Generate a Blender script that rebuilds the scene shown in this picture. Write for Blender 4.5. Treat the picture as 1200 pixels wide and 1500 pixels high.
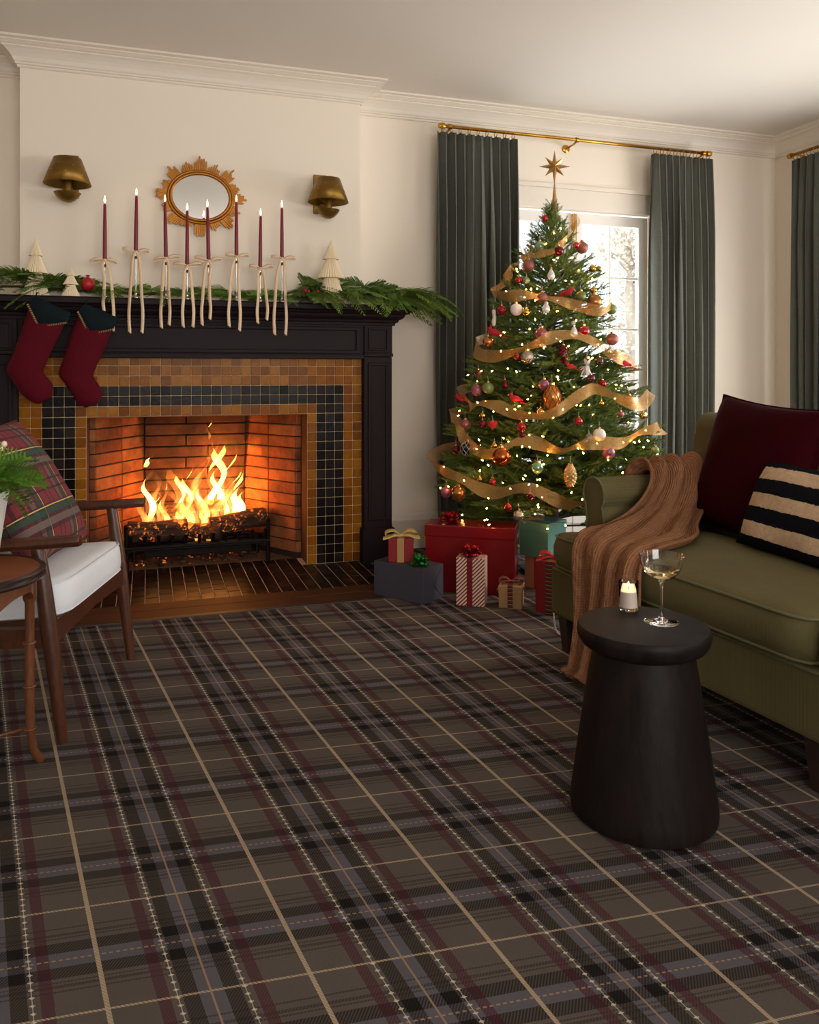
import bpy, bmesh, math, random
from mathutils import Vector, Matrix, Euler, noise as mnoise

random.seed(11)
scene = bpy.context.scene
for o in list(bpy.data.objects):
    bpy.data.objects.remove(o)

# ------------------------------------------------------------------ camera
TH = math.atan(384 / 1158.0)
cam_d = bpy.data.cameras.new('camera')
cam_d.sensor_fit = 'VERTICAL'
cam_d.sensor_height = 36.0
cam_d.sensor_width = 28.8
cam_d.lens = 1158.0 / 1500.0 * 36.0
cam_d.shift_y = (545.0 - 750.0) / 1500.0
cam_d.clip_start = 0.02
cam = bpy.data.objects.new('camera', cam_d)
cam.location = (0, 0, 1.08)
cam.rotation_euler = (math.radians(90), 0, -TH)
scene.collection.objects.link(cam)
scene.camera = cam

# ------------------------------------------------------------------ exposure, world, daylight
scene.view_settings.view_transform = 'Standard'
scene.view_settings.look = 'None'
scene.view_settings.gamma = 1.0
scene.view_settings.use_curve_mapping = False
scene.view_settings.exposure = 0.62

world = bpy.data.worlds.new('sky')
scene.world = world
world.use_nodes = True
bgn = world.node_tree.nodes['Background']
bgn.inputs[0].default_value = (0.93, 0.96, 1.0, 1)
bgn.inputs[1].default_value = 2.4


def area_light(name, loc, target, sx, sy, power, color):
    d = bpy.data.lights.new(name, 'AREA')
    d.shape = 'RECTANGLE'
    d.size = sx
    d.size_y = sy
    d.energy = power
    d.color = color
    o = bpy.data.objects.new(name, d)
    o.location = loc
    o.rotation_euler = (Vector(target) - Vector(loc)).to_track_quat('-Z', 'Y').to_euler()
    scene.collection.objects.link(o)
    return o


# daylight through the two windows of the right wall and the one behind the camera
area_light('daylight_right_window', (4.50, 2.75, 1.20), (1.2, 2.75, 0.1), 1.9, 1.25, 42, (1.0, 0.92, 0.86))
area_light('daylight_right_near_window', (4.50, -0.6, 1.20), (1.2, 1.2, 0.1), 1.9, 1.25, 36, (0.99, 0.94, 0.92))
area_light('daylight_front_window', (0.9, -2.70, 1.5), (0.6, 4.4, 1.5), 2.6, 1.6, 62, (1.0, 0.91, 0.85))
area_light('daylight_garden_door', (2.67, 4.80, 1.15), (2.3, 0.0, 0.9), 1.1, 2.0, 16, (0.85, 0.93, 1.0))

# ------------------------------------------------------------------ helpers
COL = scene.collection


def lin(r, g, b):
    def f(c):
        c /= 255.0
        return c / 12.92 if c <= 0.04045 else ((c + 0.055) / 1.055) ** 2.4
    return (f(r), f(g), f(b))


class NT:
    """small helper around a node tree"""

    def __init__(s, nt):
        s.nt = nt

    def n(s, typ, **kw):
        nd = s.nt.nodes.new(typ)
        for k, v in kw.items():
            setattr(nd, k, v)
        return nd

    def link(s, a, b):
        s.nt.links.new(a, b)

    def set(s, sock, v):
        if hasattr(v, 'links') or isinstance(v, bpy.types.NodeSocket):
            s.link(v, sock)
        else:
            if isinstance(v, (tuple, list)) and len(v) == 3 and sock.type == 'RGBA':
                v = (*v, 1)
            sock.default_value = v

    def math(s, op, a, b=0.0, c=0.0, clamp=False):
        nd = s.n('ShaderNodeMath', operation=op)
        nd.use_clamp = clamp
        for i, v in enumerate((a, b, c)):
            if v is not None and i < len(nd.inputs):
                s.set(nd.inputs[i], v)
        return nd.outputs[0]

    def mix(s, fac, a, b, blend='MIX'):
        nd = s.n('ShaderNodeMix', data_type='RGBA', blend_type=blend)
        s.set(nd.inputs['Factor'], fac)
        s.set(nd.inputs[6], a)
        s.set(nd.inputs[7], b)
        return nd.outputs[2]

    def coord(s, which='Object'):
        return s.n('ShaderNodeTexCoord').outputs[which]

    def sep(s, v):
        nd = s.n('ShaderNodeSeparateXYZ')
        s.link(v, nd.inputs[0])
        return nd.outputs

    def mapping(s, v, scale=(1, 1, 1), rot=(0, 0, 0), loc=(0, 0, 0)):
        nd = s.n('ShaderNodeMapping')
        s.link(v, nd.inputs[0])
        nd.inputs['Scale'].default_value = scale
        nd.inputs['Rotation'].default_value = rot
        nd.inputs['Location'].default_value = loc
        return nd.outputs[0]

    def noise(s, v, scale, detail=3, rough=0.55, dist=0.0):
        nd = s.n('ShaderNodeTexNoise')
        if v is not None:
            s.link(v, nd.inputs['Vector'])
        nd.inputs['Scale'].default_value = scale
        nd.inputs['Detail'].default_value = detail
        nd.inputs['Roughness'].default_value = rough
        nd.inputs['Distortion'].default_value = dist
        return nd.outputs[0]

    def ramp(s, fac, stops):
        nd = s.n('ShaderNodeValToRGB')
        s.link(fac, nd.inputs[0])
        els = nd.color_ramp.elements
        while len(els) < len(stops):
            els.new(0.5)
        for e, (p, c) in zip(els, stops):
            e.position = p
            e.color = (*c, 1) if len(c) == 3 else c
        return nd.outputs[0]

    def bump(s, hgt, strength=0.3, dist=0.01):
        nd = s.n('ShaderNodeBump')
        nd.inputs['Strength'].default_value = strength
        nd.inputs['Distance'].default_value = dist
        s.link(hgt, nd.inputs['Height'])
        return nd.outputs[0]


def new_mat(name):
    m = bpy.data.materials.new(name)
    m.use_nodes = True
    t = NT(m.node_tree)
    bsdf = m.node_tree.nodes['Principled BSDF']
    return m, t, bsdf


def mat(name, c, rough=0.6, metal=0.0, vary=0.0, vscale=8.0, bump=0.0, bscale=60.0, bdist=0.004,
        sheen=0.0, coat=0.0, spec=None, rvary=0.0, perobj=0.0):
    m, t, b = new_mat(name)
    b.inputs['Roughness'].default_value = rough
    b.inputs['Metallic'].default_value = metal
    b.inputs['Base Color'].default_value = (*c, 1)
    if spec is not None:
        b.inputs['Specular IOR Level'].default_value = spec
    if sheen:
        b.inputs['Sheen Weight'].default_value = sheen
        b.inputs['Sheen Roughness'].default_value = 0.45
        b.inputs['Sheen Tint'].default_value = (*[min(1, x * 1.6 + 0.03) for x in c], 1)
    if coat:
        b.inputs['Coat Weight'].default_value = coat
        b.inputs['Coat Roughness'].default_value = 0.08
    co = t.coord('Object')
    col = None
    if vary:
        nz = t.noise(co, vscale, 4)
        col = t.mix(nz, tuple(x * (1 - vary) for x in c), tuple(min(1, x * (1 + vary)) for x in c))
    if perobj:
        oi = t.n('ShaderNodeObjectInfo')
        a = tuple(x * (1 - perobj) for x in c)
        d = tuple(min(1, x * (1 + perobj)) for x in c)
        c2 = t.mix(oi.outputs['Random'], a, d)
        col = c2 if col is None else t.mix(0.5, col, c2)
    if col is not None:
        t.link(col, b.inputs['Base Color'])
    if rvary:
        t.link(t.math('MULTIPLY_ADD', t.noise(co, vscale * 2, 3), rvary, rough - rvary / 2), b.inputs['Roughness'])
    if bump:
        t.link(t.bump(t.noise(co, bscale, 4), bump, bdist), b.inputs['Normal'])
    return m


def mat_wood(name, c1, c2, scale=(1, 1, 12), rough=0.4, coat=0.0, bump=0.08, ring=4.0):
    m, t, b = new_mat(name)
    co = t.mapping(t.coord('Object'), scale=scale)
    nz = t.noise(co, ring, 5, 0.6, 1.2)
    fine = t.noise(t.mapping(t.coord('Object'), scale=tuple(x * 7 for x in scale)), ring, 3)
    f = t.math('MULTIPLY_ADD', fine, 0.45, t.math('MULTIPLY', nz, 0.65))
    col = t.ramp(f, [(0.3, c1), (0.72, c2)])
    t.link(col, b.inputs['Base Color'])
    b.inputs['Roughness'].default_value = rough
    if coat:
        b.inputs['Coat Weight'].default_value = coat
        b.inputs['Coat Roughness'].default_value = 0.15
    t.link(t.bump(fine, bump, 0.002), b.inputs['Normal'])
    return m


def mat_emit(name, c, strength):
    m = bpy.data.materials.new(name)
    m.use_nodes = True
    nt = m.node_tree
    nt.nodes.remove(nt.nodes['Principled BSDF'])
    e = nt.nodes.new('ShaderNodeEmission')
    e.inputs[0].default_value = (*c, 1)
    e.inputs[1].default_value = strength
    nt.links.new(e.outputs[0], nt.nodes['Material Output'].inputs[0])
    return m


class MB:
    """collects geometry; build() links it as ONE mesh object"""

    def __init__(s):
        s.v = []
        s.f = []

    def add(s, vs, fs):
        o = len(s.v)
        s.v += [tuple(p) for p in vs]
        s.f += [tuple(i + o for i in f) for f in fs]
        return s

    def box(s, x0, x1, y0, y1, z0, z1):
        return s.add([(x0, y0, z0), (x1, y0, z0), (x1, y1, z0), (x0, y1, z0), (x0, y0, z1), (x1, y0, z1), (x1, y1, z1), (x0, y1, z1)],
                     [(0, 3, 2, 1), (4, 5, 6, 7), (0, 1, 5, 4), (1, 2, 6, 5), (2, 3, 7, 6), (3, 0, 4, 7)])

    def lathe(s, prof, seg=24, c=(0, 0, 0), sx=1.0, sy=1.0, a0=0.0):
        """prof: (r, z) from bottom to top; r=0 ends close"""
        o = len(s.v)
        rows = []
        for r, z in prof:
            if r < 1e-7:
                rows.append([len(s.v)])
                s.v.append((c[0], c[1], c[2] + z))
            else:
                row = []
                for k in range(seg):
                    a = a0 + 2 * math.pi * k / seg
                    row.append(len(s.v))
                    s.v.append((c[0] + r * sx * math.cos(a), c[1] + r * sy * math.sin(a), c[2] + z))
                rows.append(row)
        for a, b in zip(rows[:-1], rows[1:]):
            if len(a) == 1 and len(b) == 1:
                continue
            for k in range(seg):
                k2 = (k + 1) % seg
                if len(a) == 1:
                    s.f.append((a[0], b[k2], b[k]))
                elif len(b) == 1:
                    s.f.append((a[k], a[k2], b[0]))
                else:
                    s.f.append((a[k], a[k2], b[k2], b[k]))
        return s

    def tube(s, pts, rad, seg=8, cap=True, flat=1.0, closed=False):
        """a tube through pts with radius (number or list)"""
        P = [Vector(p) for p in pts]
        n = len(P)
        R = rad if isinstance(rad, (list, tuple)) else [rad] * n
        T = []
        for i in range(n):
            if closed:
                d = P[(i + 1) % n] - P[i - 1]
            else:
                d = P[min(i + 1, n - 1)] - P[max(i - 1, 0)]
            T.append(d.normalized() if d.length > 1e-9 else Vector((0, 0, 1)))
        ref = Vector((0, 0, 1)) if abs(T[0].z) < 0.9 else Vector((1, 0, 0))
        N = (ref - T[0] * ref.dot(T[0])).normalized()
        o = len(s.v)
        for i in range(n):
            N = N - T[i] * N.dot(T[i])
            N = N.normalized() if N.length > 1e-9 else Vector((1, 0, 0))
            B = T[i].cross(N)
            for k in range(seg):
                a = 2 * math.pi * k / seg
                s.v.append(tuple(P[i] + N * (R[i] * math.cos(a) * flat) + B * (R[i] * math.sin(a))))
        m = n if closed else n - 1
        for i in range(m):
            j = (i + 1) % n
            for k in range(seg):
                k2 = (k + 1) % seg
                s.f.append((o + i * seg + k, o + i * seg + k2, o + j * seg + k2, o + j * seg + k))
        if cap and not closed:
            s.f.append(tuple(o + k for k in reversed(range(seg))))
            s.f.append(tuple(o + (n - 1) * seg + k for k in range(seg)))
        return s

    def prism(s, outline, d0, d1, axis='y'):
        """extrude a 2-D outline along an axis; outline in the two other axes"""
        n = len(outline)

        def mk(p, d):
            if axis == 'y':
                return (p[0], d, p[1])
            if axis == 'x':
                return (d, p[0], p[1])
            return (p[0], p[1], d)
        vs = [mk(p, d0) for p in outline] + [mk(p, d1) for p in outline]
        fs = [tuple(range(n)), tuple(reversed(range(n, 2 * n)))]
        for i in range(n):
            j = (i + 1) % n
            fs.append((i, i + n, j + n, j))
        return s.add(vs, fs)

    def grid(s, rows, closed_u=False):
        """rows: list of equally long lists of points"""
        o = len(s.v)
        m = len(rows[0])
        for r in rows:
            s.v += [tuple(p) for p in r]
        for i in range(len(rows) - 1):
            for k in range(m if closed_u else m - 1):
                k2 = (k + 1) % m
                s.f.append((o + i * m + k, o + i * m + k2, o + (i + 1) * m + k2, o + (i + 1) * m + k))
        return s

    def mesh(s, name, material=None, smooth=False, bevel=0.0, bseg=2, recalc=True):
        me = bpy.data.meshes.new(name)
        me.from_pydata(s.v, [], s.f)
        if bevel or recalc:
            bm = bmesh.new()
            bm.from_mesh(me)
            if recalc:
                bmesh.ops.recalc_face_normals(bm, faces=bm.faces)
            if bevel:
                es = [e for e in bm.edges if len(e.link_faces) == 2 and e.calc_face_angle(0) > 0.5]
                bmesh.ops.bevel(bm, geom=es, offset=bevel, segments=bseg, profile=0.6, affect='EDGES', clamp_overlap=True)
            bm.to_mesh(me)
            bm.free()
        if smooth:
            for p in me.polygons:
                p.use_smooth = True
            if smooth == 'auto':
                me.set_sharp_from_angle(angle=math.radians(40))
        if material:
            me.materials.append(material)
        me.update()
        return me

    def build(s, name, material, parent=None, loc=(0, 0, 0), rot=(0, 0, 0), smooth=False, bevel=0.0, bseg=2, recalc=True):
        return link(name, s.mesh(name, material, smooth, bevel, bseg, recalc), parent, loc, rot)


def link(name, me, parent=None, loc=(0, 0, 0), rot=(0, 0, 0), scale=None):
    o = bpy.data.objects.new(name, me)
    COL.objects.link(o)
    o.location = loc
    o.rotation_euler = rot
    if scale is not None:
        o.scale = scale if isinstance(scale, (tuple, list)) else (scale,) * 3
    if parent:
        o.parent = parent
    return o


def thing(name, label, cat, loc=(0, 0, 0), rz=0.0, group=None, rot=None):
    o = bpy.data.objects.new(name, None)
    o.empty_display_size = 0.05
    COL.objects.link(o)
    o.location = loc
    o.rotation_euler = rot if rot else (0, 0, rz)
    return tag(o, label, cat, group)


def tag(o, label=None, cat=None, group=None, kind=None):
    if label:
        o['label'] = label
    if cat:
        o['category'] = cat
    if group:
        o['group'] = group
    if kind:
        o['kind'] = kind
    return o


def struct(o):
    o['kind'] = 'structure'
    return o


def solidify(o, t, offset=0.0):
    md = o.modifiers.new('thickness', 'SOLIDIFY')
    md.thickness = t
    md.offset = offset
    return o


def subsurf(o, n=1):
    md = o.modifiers.new('smooth', 'SUBSURF')
    md.levels = n
    md.render_levels = n
    return o


def catmull(pts, n=8):
    P = [Vector(p) for p in pts]
    out = []
    for i in range(len(P) - 1):
        p0, p1, p2, p3 = P[max(i - 1, 0)], P[i], P[i + 1], P[min(i + 2, len(P) - 1)]
        for k in range(n):
            t = k / n
            out.append(0.5 * ((2 * p1) + (p2 - p0) * t + (2 * p0 - 5 * p1 + 4 * p2 - p3) * t * t + (3 * p1 - p0 - 3 * p2 + p3) * t ** 3))
    out.append(P[-1].copy())
    return out


def strip(pts, widths, wdirs):
    """a ribbon strip through pts; wdirs one direction or a list"""
    m = MB()
    rows = []
    n = len(pts)
    for i, p in enumerate(pts):
        w = widths[i] if isinstance(widths, (list, tuple)) else widths
        d = wdirs[i] if isinstance(wdirs, list) else wdirs
        d = Vector(d).normalized()
        p = Vector(p)
        rows.append([p - d * w / 2, p, p + d * w / 2])
    m.grid(rows)
    return m


def wall_cells(us, vs, hole, mk):
    """a slab with holes as one connected mesh: us, vs grid lines, hole(i,j)->bool, mk(u,v,side)->point"""
    m = MB()
    nu, nv = len(us), len(vs)
    idx = {}

    def vid(i, j, sd):
        k = (i, j, sd)
        if k not in idx:
            idx[k] = len(m.v)
            m.v.append(mk(us[i], vs[j], sd))
        return idx[k]
    solid = {(i, j) for i in range(nu - 1) for j in range(nv - 1) if not hole(i, j)}
    for (i, j) in solid:
        m.f.append((vid(i, j, 0), vid(i + 1, j, 0), vid(i + 1, j + 1, 0), vid(i, j + 1, 0)))
        m.f.append((vid(i, j, 1), vid(i, j + 1, 1), vid(i + 1, j + 1, 1), vid(i + 1, j, 1)))
        for di, dj, a, b in ((0, -1, (0, 0), (1, 0)), (1, 0, (1, 0), (1, 1)), (0, 1, (1, 1), (0, 1)), (-1, 0, (0, 1), (0, 0))):
            if (i + di, j + dj) not in solid:
                m.f.append((vid(i + a[0], j + a[1], 0), vid(i + a[0], j + a[1], 1), vid(i + b[0], j + b[1], 1), vid(i + b[0], j + b[1], 0)))
    return m

# ------------------------------------------------------------------ materials of the room
M = {}
M['wall'] = mat('wall_paint', lin(238, 226, 210), 0.85, vary=0.02, vscale=3, bump=0.04, bscale=180, bdist=0.001)
M['ceil'] = mat('ceiling_paint', lin(228, 219, 208), 0.9, vary=0.015, vscale=2)
M['trim'] = mat('trim_paint', lin(230, 219, 204), 0.5)
M['doorwhite'] = mat('door_paint', lin(236, 230, 222), 0.4)
M['dark_wood'] = mat('mantel_paint', lin(34, 23, 26), 0.55, vary=0.12, vscale=14, bump=0.05, bscale=90, spec=0.16)
M['floorwood'] = mat_wood('floor_boards', lin(58, 34, 22), lin(104, 66, 42), (1.2, 14, 6), 0.45)
M['hearthwood'] = mat_wood('hearth_border_wood', lin(44, 24, 15), lin(84, 50, 32), (1.5, 18, 8), 0.6)
M['hearthwood'].node_tree.nodes['Principled BSDF'].inputs['Specular IOR Level'].default_value = 0.2
M['brass'] = mat('brass', lin(196, 146, 60), 0.28, 1.0, vary=0.12, vscale=20)
M['old_brass'] = mat('aged_brass', lin(134, 102, 44), 0.42, 0.85, vary=0.25, vscale=22, rvary=0.2)
M['old_brass_in'] = mat('aged_brass_inside', lin(120, 92, 66), 0.5, 0.6, vary=0.2)
M['gilt'] = mat('gilded_wood', lin(168, 110, 44), 0.42, 0.75, vary=0.35, vscale=40, bump=0.3, bscale=120, bdist=0.002)
M['curtain'] = None


def mat_curtain():
    m, t, b = new_mat('grey_green_linen')
    co = t.coord('Object')
    w1 = t.noise(t.mapping(co, scale=(260, 260, 9)), 1.0, 2)
    w2 = t.noise(t.mapping(co, scale=(14, 14, 420)), 1.0, 2)
    w = t.math('ADD', w1, w2)
    col = t.mix(t.math('MULTIPLY', w, 0.5), lin(74, 75, 68), lin(110, 111, 102))
    t.link(col, b.inputs['Base Color'])
    b.inputs['Roughness'].default_value = 0.85
    b.inputs['Specular IOR Level'].default_value = 0.2
    t.link(t.bump(w, 0.25, 0.002), b.inputs['Normal'])
    return m


M['curtain'] = mat_curtain()


def mat_carpet():
    """plaid carpet: warp stripes along one direction, weft bands across, fine twill, white cross-stitch rows"""
    m, t, b = new_mat('plaid_carpet')
    x, y, z = t.sep(t.coord('Object'))
    MT = t.math
    PU, PV = 0.348, 0.2825
    yy = MT('SUBTRACT', y, 2.0)
    uu = MT('DIVIDE', MT('MULTIPLY_ADD', yy, 0.171, x), MT('MULTIPLY_ADD', yy, 0.06, 1.0))
    u = MT('FRACT', MT('DIVIDE', MT('ADD', uu, -0.182 + 10 * PU), PU))
    vv = MT('ADD', y, MT('MULTIPLY', MT('SUBTRACT', x, 0.5), 0.088))
    v = MT('FRACT', MT('DIVIDE', MT('ADD', vv, -1.667 + 20 * PV), PV))

    def band(c, ctr, hw):
        return MT('LESS_THAN', MT('ABSOLUTE', MT('SUBTRACT', c, ctr)), hw)

    def line0(c, hw):  # around the seam of the period
        return MT('GREATER_THAN', MT('ABSOLUTE', MT('SUBTRACT', c, 0.5)), 0.5 - hw)

    def mx(*a):
        r = a[0]
        for q in a[1:]:
            r = MT('MAXIMUM', r, q)
        return r
    # twill diagonals
    tw = MT('GREATER_THAN', MT('SINE', MT('MULTIPLY', MT('ADD', uu, MT('MULTIPLY', vv, -0.8)), 2 * math.pi / 0.0062)), -0.1)
    twl = MT('GREATER_THAN', MT('SINE', MT('MULTIPLY', MT('ADD', uu, MT('MULTIPLY', vv, 0.9)), 2 * math.pi / 0.0075)), 0.0)
    base = lin(92, 84, 78)
    blue = lin(93, 90, 97)
    dark = lin(36, 29, 25)
    wine = lin(76, 38, 47)
    tan = lin(186, 164, 136)
    tan2 = lin(164, 134, 98)
    white = lin(216, 204, 184)
    nz = t.noise(t.mapping(t.coord('Object'), scale=(1, 1, 1)), 6, 4)
    fib = t.noise(t.mapping(t.coord('Object'), scale=(160, 500, 1), rot=(0, 0, 0.13)), 1.0, 3)
    col = t.mix(nz, tuple(k * 0.9 for k in base), tuple(k * 1.1 for k in base))
    # blue-grey fields
    col = t.mix(MT('MULTIPLY', band(u, 0.498, 0.064), 0.95), col, blue)
    col = t.mix(MT('MULTIPLY', band(v, 0.487, 0.068), 0.85), col, blue)
    # thin dark weft lines
    thin = mx(band(v, 0.205, 0.007), band(v, 0.25, 0.012), band(v, 0.285, 0.006), band(v, 0.70, 0.007), band(v, 0.735, 0.013), band(v, 0.80, 0.007))
    col = t.mix(MT('MULTIPLY', thin, MT('MULTIPLY_ADD', tw, 0.35, 0.25)), col, dark)
    # dark weft bands with twill
    wb = mx(band(v, 0.37, 0.05), band(v, 0.605, 0.05))
    col = t.mix(MT('MULTIPLY', wb, MT('MULTIPLY_ADD', tw, 0.42, 0.42)), col, dark)
    # dark warp bands
    db = mx(band(u, 0.395, 0.040), band(u, 0.600, 0.040))
    col = t.mix(MT('MULTIPLY', db, MT('MULTIPLY_ADD', tw, 0.3, 0.5)), col, dark)
    col = t.mix(MT('MULTIPLY', MT('MULTIPLY', db, wb), 0.75), col, lin(16, 12, 11))
    # wine warp bands
    rb = mx(band(u, 0.266, 0.031), band(u, 0.731, 0.031))
    col = t.mix(MT('MULTIPLY', rb, MT('MULTIPLY_ADD', tw, 0.25, 0.55)), col, wine)
    # darker wine where crossing dark weft
    col = t.mix(MT('MULTIPLY', MT('MULTIPLY', rb, wb), 0.5), col, tuple(k * 0.5 for k in wine))
    # thin tan lines
    tt = MT('MULTIPLY_ADD', twl, 0.5, 0.4)
    col = t.mix(MT('MULTIPLY', line0(u, 0.0125), MT('MULTIPLY_ADD', twl, 0.3, 0.6)), col, tan)
    col = t.mix(MT('MULTIPLY', line0(v, 0.0085), tt), col, tan)
    col = t.mix(MT('MULTIPLY', band(u, 0.495, 0.0055), 0.75), col, tan2)
    dash = MT('GREATER_THAN', MT('FRACT', MT('DIVIDE', uu, 0.0125)), 0.42)
    col = t.mix(MT('MULTIPLY', band(v, 0.487, 0.006), MT('MULTIPLY', dash, 0.8)), col, tan2)
    # cross-stitch rows
    s = MT('FRACT', MT('DIVIDE', vv, 0.0188))
    for c in (0.333, 0.662):
        du = MT('ABSOLUTE', MT('MULTIPLY', MT('SUBTRACT', u, c), PU))
        ds = MT('ABSOLUTE', MT('MULTIPLY', MT('SUBTRACT', s, 0.5), 0.0188))
        core = MT('MULTIPLY', MT('LESS_THAN', du, 0.0007), MT('LESS_THAN', ds, 0.0094))
        plus = MT('MULTIPLY', MT('LESS_THAN', du, 0.0048), MT('LESS_THAN', ds, 0.0010))
        sq = MT('MULTIPLY', MT('LESS_THAN', du, 0.0021), MT('LESS_THAN', ds, 0.0030))
        hole = MT('MULTIPLY', MT('LESS_THAN', du, 0.0012), MT('LESS_THAN', ds, 0.0014))
        sq = MT('MULTIPLY', sq, MT('SUBTRACT', 1.0, hole))
        col = t.mix(MT('MULTIPLY', core, 0.6), col, white)
        col = t.mix(MT('MULTIPLY', mx(plus, sq), 0.85), col, white)
    col = t.mix(MT('MULTIPLY', fib, 0.6), col, t.mix(1.0, col, (0.55, 0.53, 0.5), 'MULTIPLY'))
    t.link(col, b.inputs['Base Color'])
    b.inputs['Roughness'].default_value = 0.95
    b.inputs['Specular IOR Level'].default_value = 0.15
    t.link(t.bump(MT('ADD', fib, MT('MULTIPLY', tw, 0.4)), 0.35, 0.002), b.inputs['Normal'])
    return m


M['carpet'] = mat_carpet()


def mat_glass_pane():
    m = bpy.data.materials.new('window_glass')
    m.use_nodes = True
    nt = m.node_tree
    nt.nodes.remove(nt.nodes['Principled BSDF'])
    a = nt.nodes.new('ShaderNodeBsdfTransparent')
    a.inputs[0].default_value = (0.97, 0.985, 0.98, 1)
    g = nt.nodes.new('ShaderNodeBsdfGlossy')
    g.inputs['Roughness'].default_value = 0.02
    mx = nt.nodes.new('ShaderNodeMixShader')
    mx.inputs[0].default_value = 0.05
    nt.links.new(a.outputs[0], mx.inputs[1])
    nt.links.new(g.outputs[0], mx.inputs[2])
    nt.links.new(mx.outputs[0], nt.nodes['Material Output'].inputs[0])
    return m


M['pane'] = mat_glass_pane()

# ------------------------------------------------------------------ the room
XL, XR, YB, YF, ZC = -3.2, 4.32, 4.60, -2.55, 2.743
BX0, BX1, BY = -0.613, 1.166, 4.42      # chimney breast

struct(MB().box(XL - .1, XR + .1, YF - .1, YB + .05, -0.12, -0.014).build('floor', M['floorwood']))
struct(MB().box(XL - .1, XR + .1, YF - .1, YB + .3, ZC, ZC + 0.1).build('ceiling', M['ceil']))

# carpet, cut out around the hearth
HX0, HX1, HY0 = -0.80, 1.355, 3.610
cp = MB()
outl = [(XL, YF), (XR, YF), (XR, YB), (HX1, YB), (HX1, HY0), (HX0, HY0), (HX0, YB), (XL, YB)]
cp.prism(outl, -0.014, 0.0, 'z')
carpet = cp.build('carpet', M['carpet'])
tag(carpet, 'dark plaid carpet in brown, grey and wine with white stitched lines', 'carpet')

# back wall with the firebox and the garden-door openings
DX0, DX1, DZ = 2.075, 3.262, 2.145
us = [XL - .1, -0.36, 0.91, DX0, DX1, XR + .1]
vs = [-0.014, 0.90, DZ, ZC]
wall = wall_cells(us, vs, lambda i, j: (i == 1 and j == 0) or (i == 3 and j < 2), lambda u, v, sd: (u, YB + 0.16 * sd, v))
struct(wall.build('wall_back', M['wall']))
us = [BX0, -0.36, 0.91, BX1]
vs = [-0.014, 0.90, ZC]
struct(wall_cells(us, vs, lambda i, j: i == 1 and j == 0, lambda u, v, sd: (u, BY + (YB - BY) * sd, v)).build('wall_chimney', M['wall']))
# right wall with two windows
us = [YF - .1, -1.6, 0.4, 1.75, 3.75, YB + .1]
vs = [-0.014, 0.55, 2.25, ZC]
struct(wall_cells(us, vs, lambda i, j: i in (1, 3) and j == 1, lambda u, v, sd: (XR + 0.14 * sd, u, v)).build('wall_right', M['wall']))
struct(MB().box(XL - .14, XL, YF - .1, YB + .1, -0.014, ZC).build('wall_left', M['wall']))
us = [XL - .1, -0.5, 2.3, XR + .1]
struct(wall_cells(us, vs, lambda i, j: i == 1 and j == 1, lambda u, v, sd: (u, YF - 0.14 * sd, v)).build('wall_front', M['wall']))


def offset_path(path, d):
    """offset an orthogonal plan path to its right-hand side by d"""
    P = [Vector((p[0], p[1])) for p in path]
    out = []
    for i in range(len(P)):
        ns = []
        if i > 0:
            t = (P[i] - P[i - 1]).normalized()
            ns.append(Vector((t.y, -t.x)))
        if i < len(P) - 1:
            t = (P[i + 1] - P[i]).normalized()
            ns.append(Vector((t.y, -t.x)))
        if len(ns) == 2:
            o = ns[0] + ns[1] if ns[0].dot(ns[1]) < 0.5 else ns[0]
        else:
            o = ns[0]
        out.append(P[i] + o * d)
    return out


def sweep(path, prof):
    """prof: closed list of (distance from wall, z)"""
    m = MB()
    cols = [offset_path(path, d) for d, z in prof]
    n = len(prof)
    for i in range(len(path)):
        for k in range(n):
            m.v.append((cols[k][i].x, cols[k][i].y, prof[k][1]))
    for i in range(len(path) - 1):
        for k in range(n):
            k2 = (k + 1) % n
            m.f.append((i * n + k, i * n + k2, (i + 1) * n + k2, (i + 1) * n + k))
    m.f.append(tuple(range(n)))
    m.f.append(tuple((len(path) - 1) * n + k for k in reversed(range(n))))
    return m


crown = [(0, 2.622), (0.008, 2.622), (0.012, 2.628), (0.012, 2.634), (0.020, 2.637), (0.020, 2.644), (0.026, 2.650),
         (0.034, 2.668), (0.046, 2.684), (0.062, 2.698), (0.076, 2.705), (0.076, 2.711), (0.088, 2.714), (0.096, 2.720),
         (0.106, 2.724), (0.106, 2.729), (0.130, 2.733), (0.130, ZC), (0, ZC)]
path = [(XL, YB), (BX0, YB), (BX0, BY), (BX1, BY), (BX1, YB), (XR, YB), (XR, YF)]
struct(sweep(path, crown).build('trim_1', M['trim']))
base = [(0, 0), (0.016, 0), (0.016, 0.165), (0.020, 0.168), (0.020, 0.178), (0.014, 0.184), (0.010, 0.205), (0.006, 0.214), (0, 0.216)]
struct(sweep([(1.355, YB), (DX0 - 0.095, YB)], base).build('baseboard_back', M['trim']))
struct(sweep([(DX1 + 0.095, YB), (XR, YB), (XR, YF)], base).build('baseboard_right', M['trim']))

# garden-door casing and header
cas = MB()
fr = [(DX0 - 0.09, 0.0), (DX0 - 0.09, 2.275), (DX1 + 0.09, 2.275), (DX1 + 0.09, 0.0), (DX1, 0.0), (DX1, DZ), (DX0, DZ), (DX0, 0.0)]
cas.prism(fr, YB - 0.018, YB, 'y')
struct(cas.build('trim_2', M['trim']))
cap = MB().prism([(DX0 - 0.11, 2.275), (DX0 - 0.125, 2.30), (DX1 + 0.125, 2.30), (DX1 + 0.11, 2.275)], YB - 0.035, YB, 'y')
struct(cap.build('trim_3', M['trim']))


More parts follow.
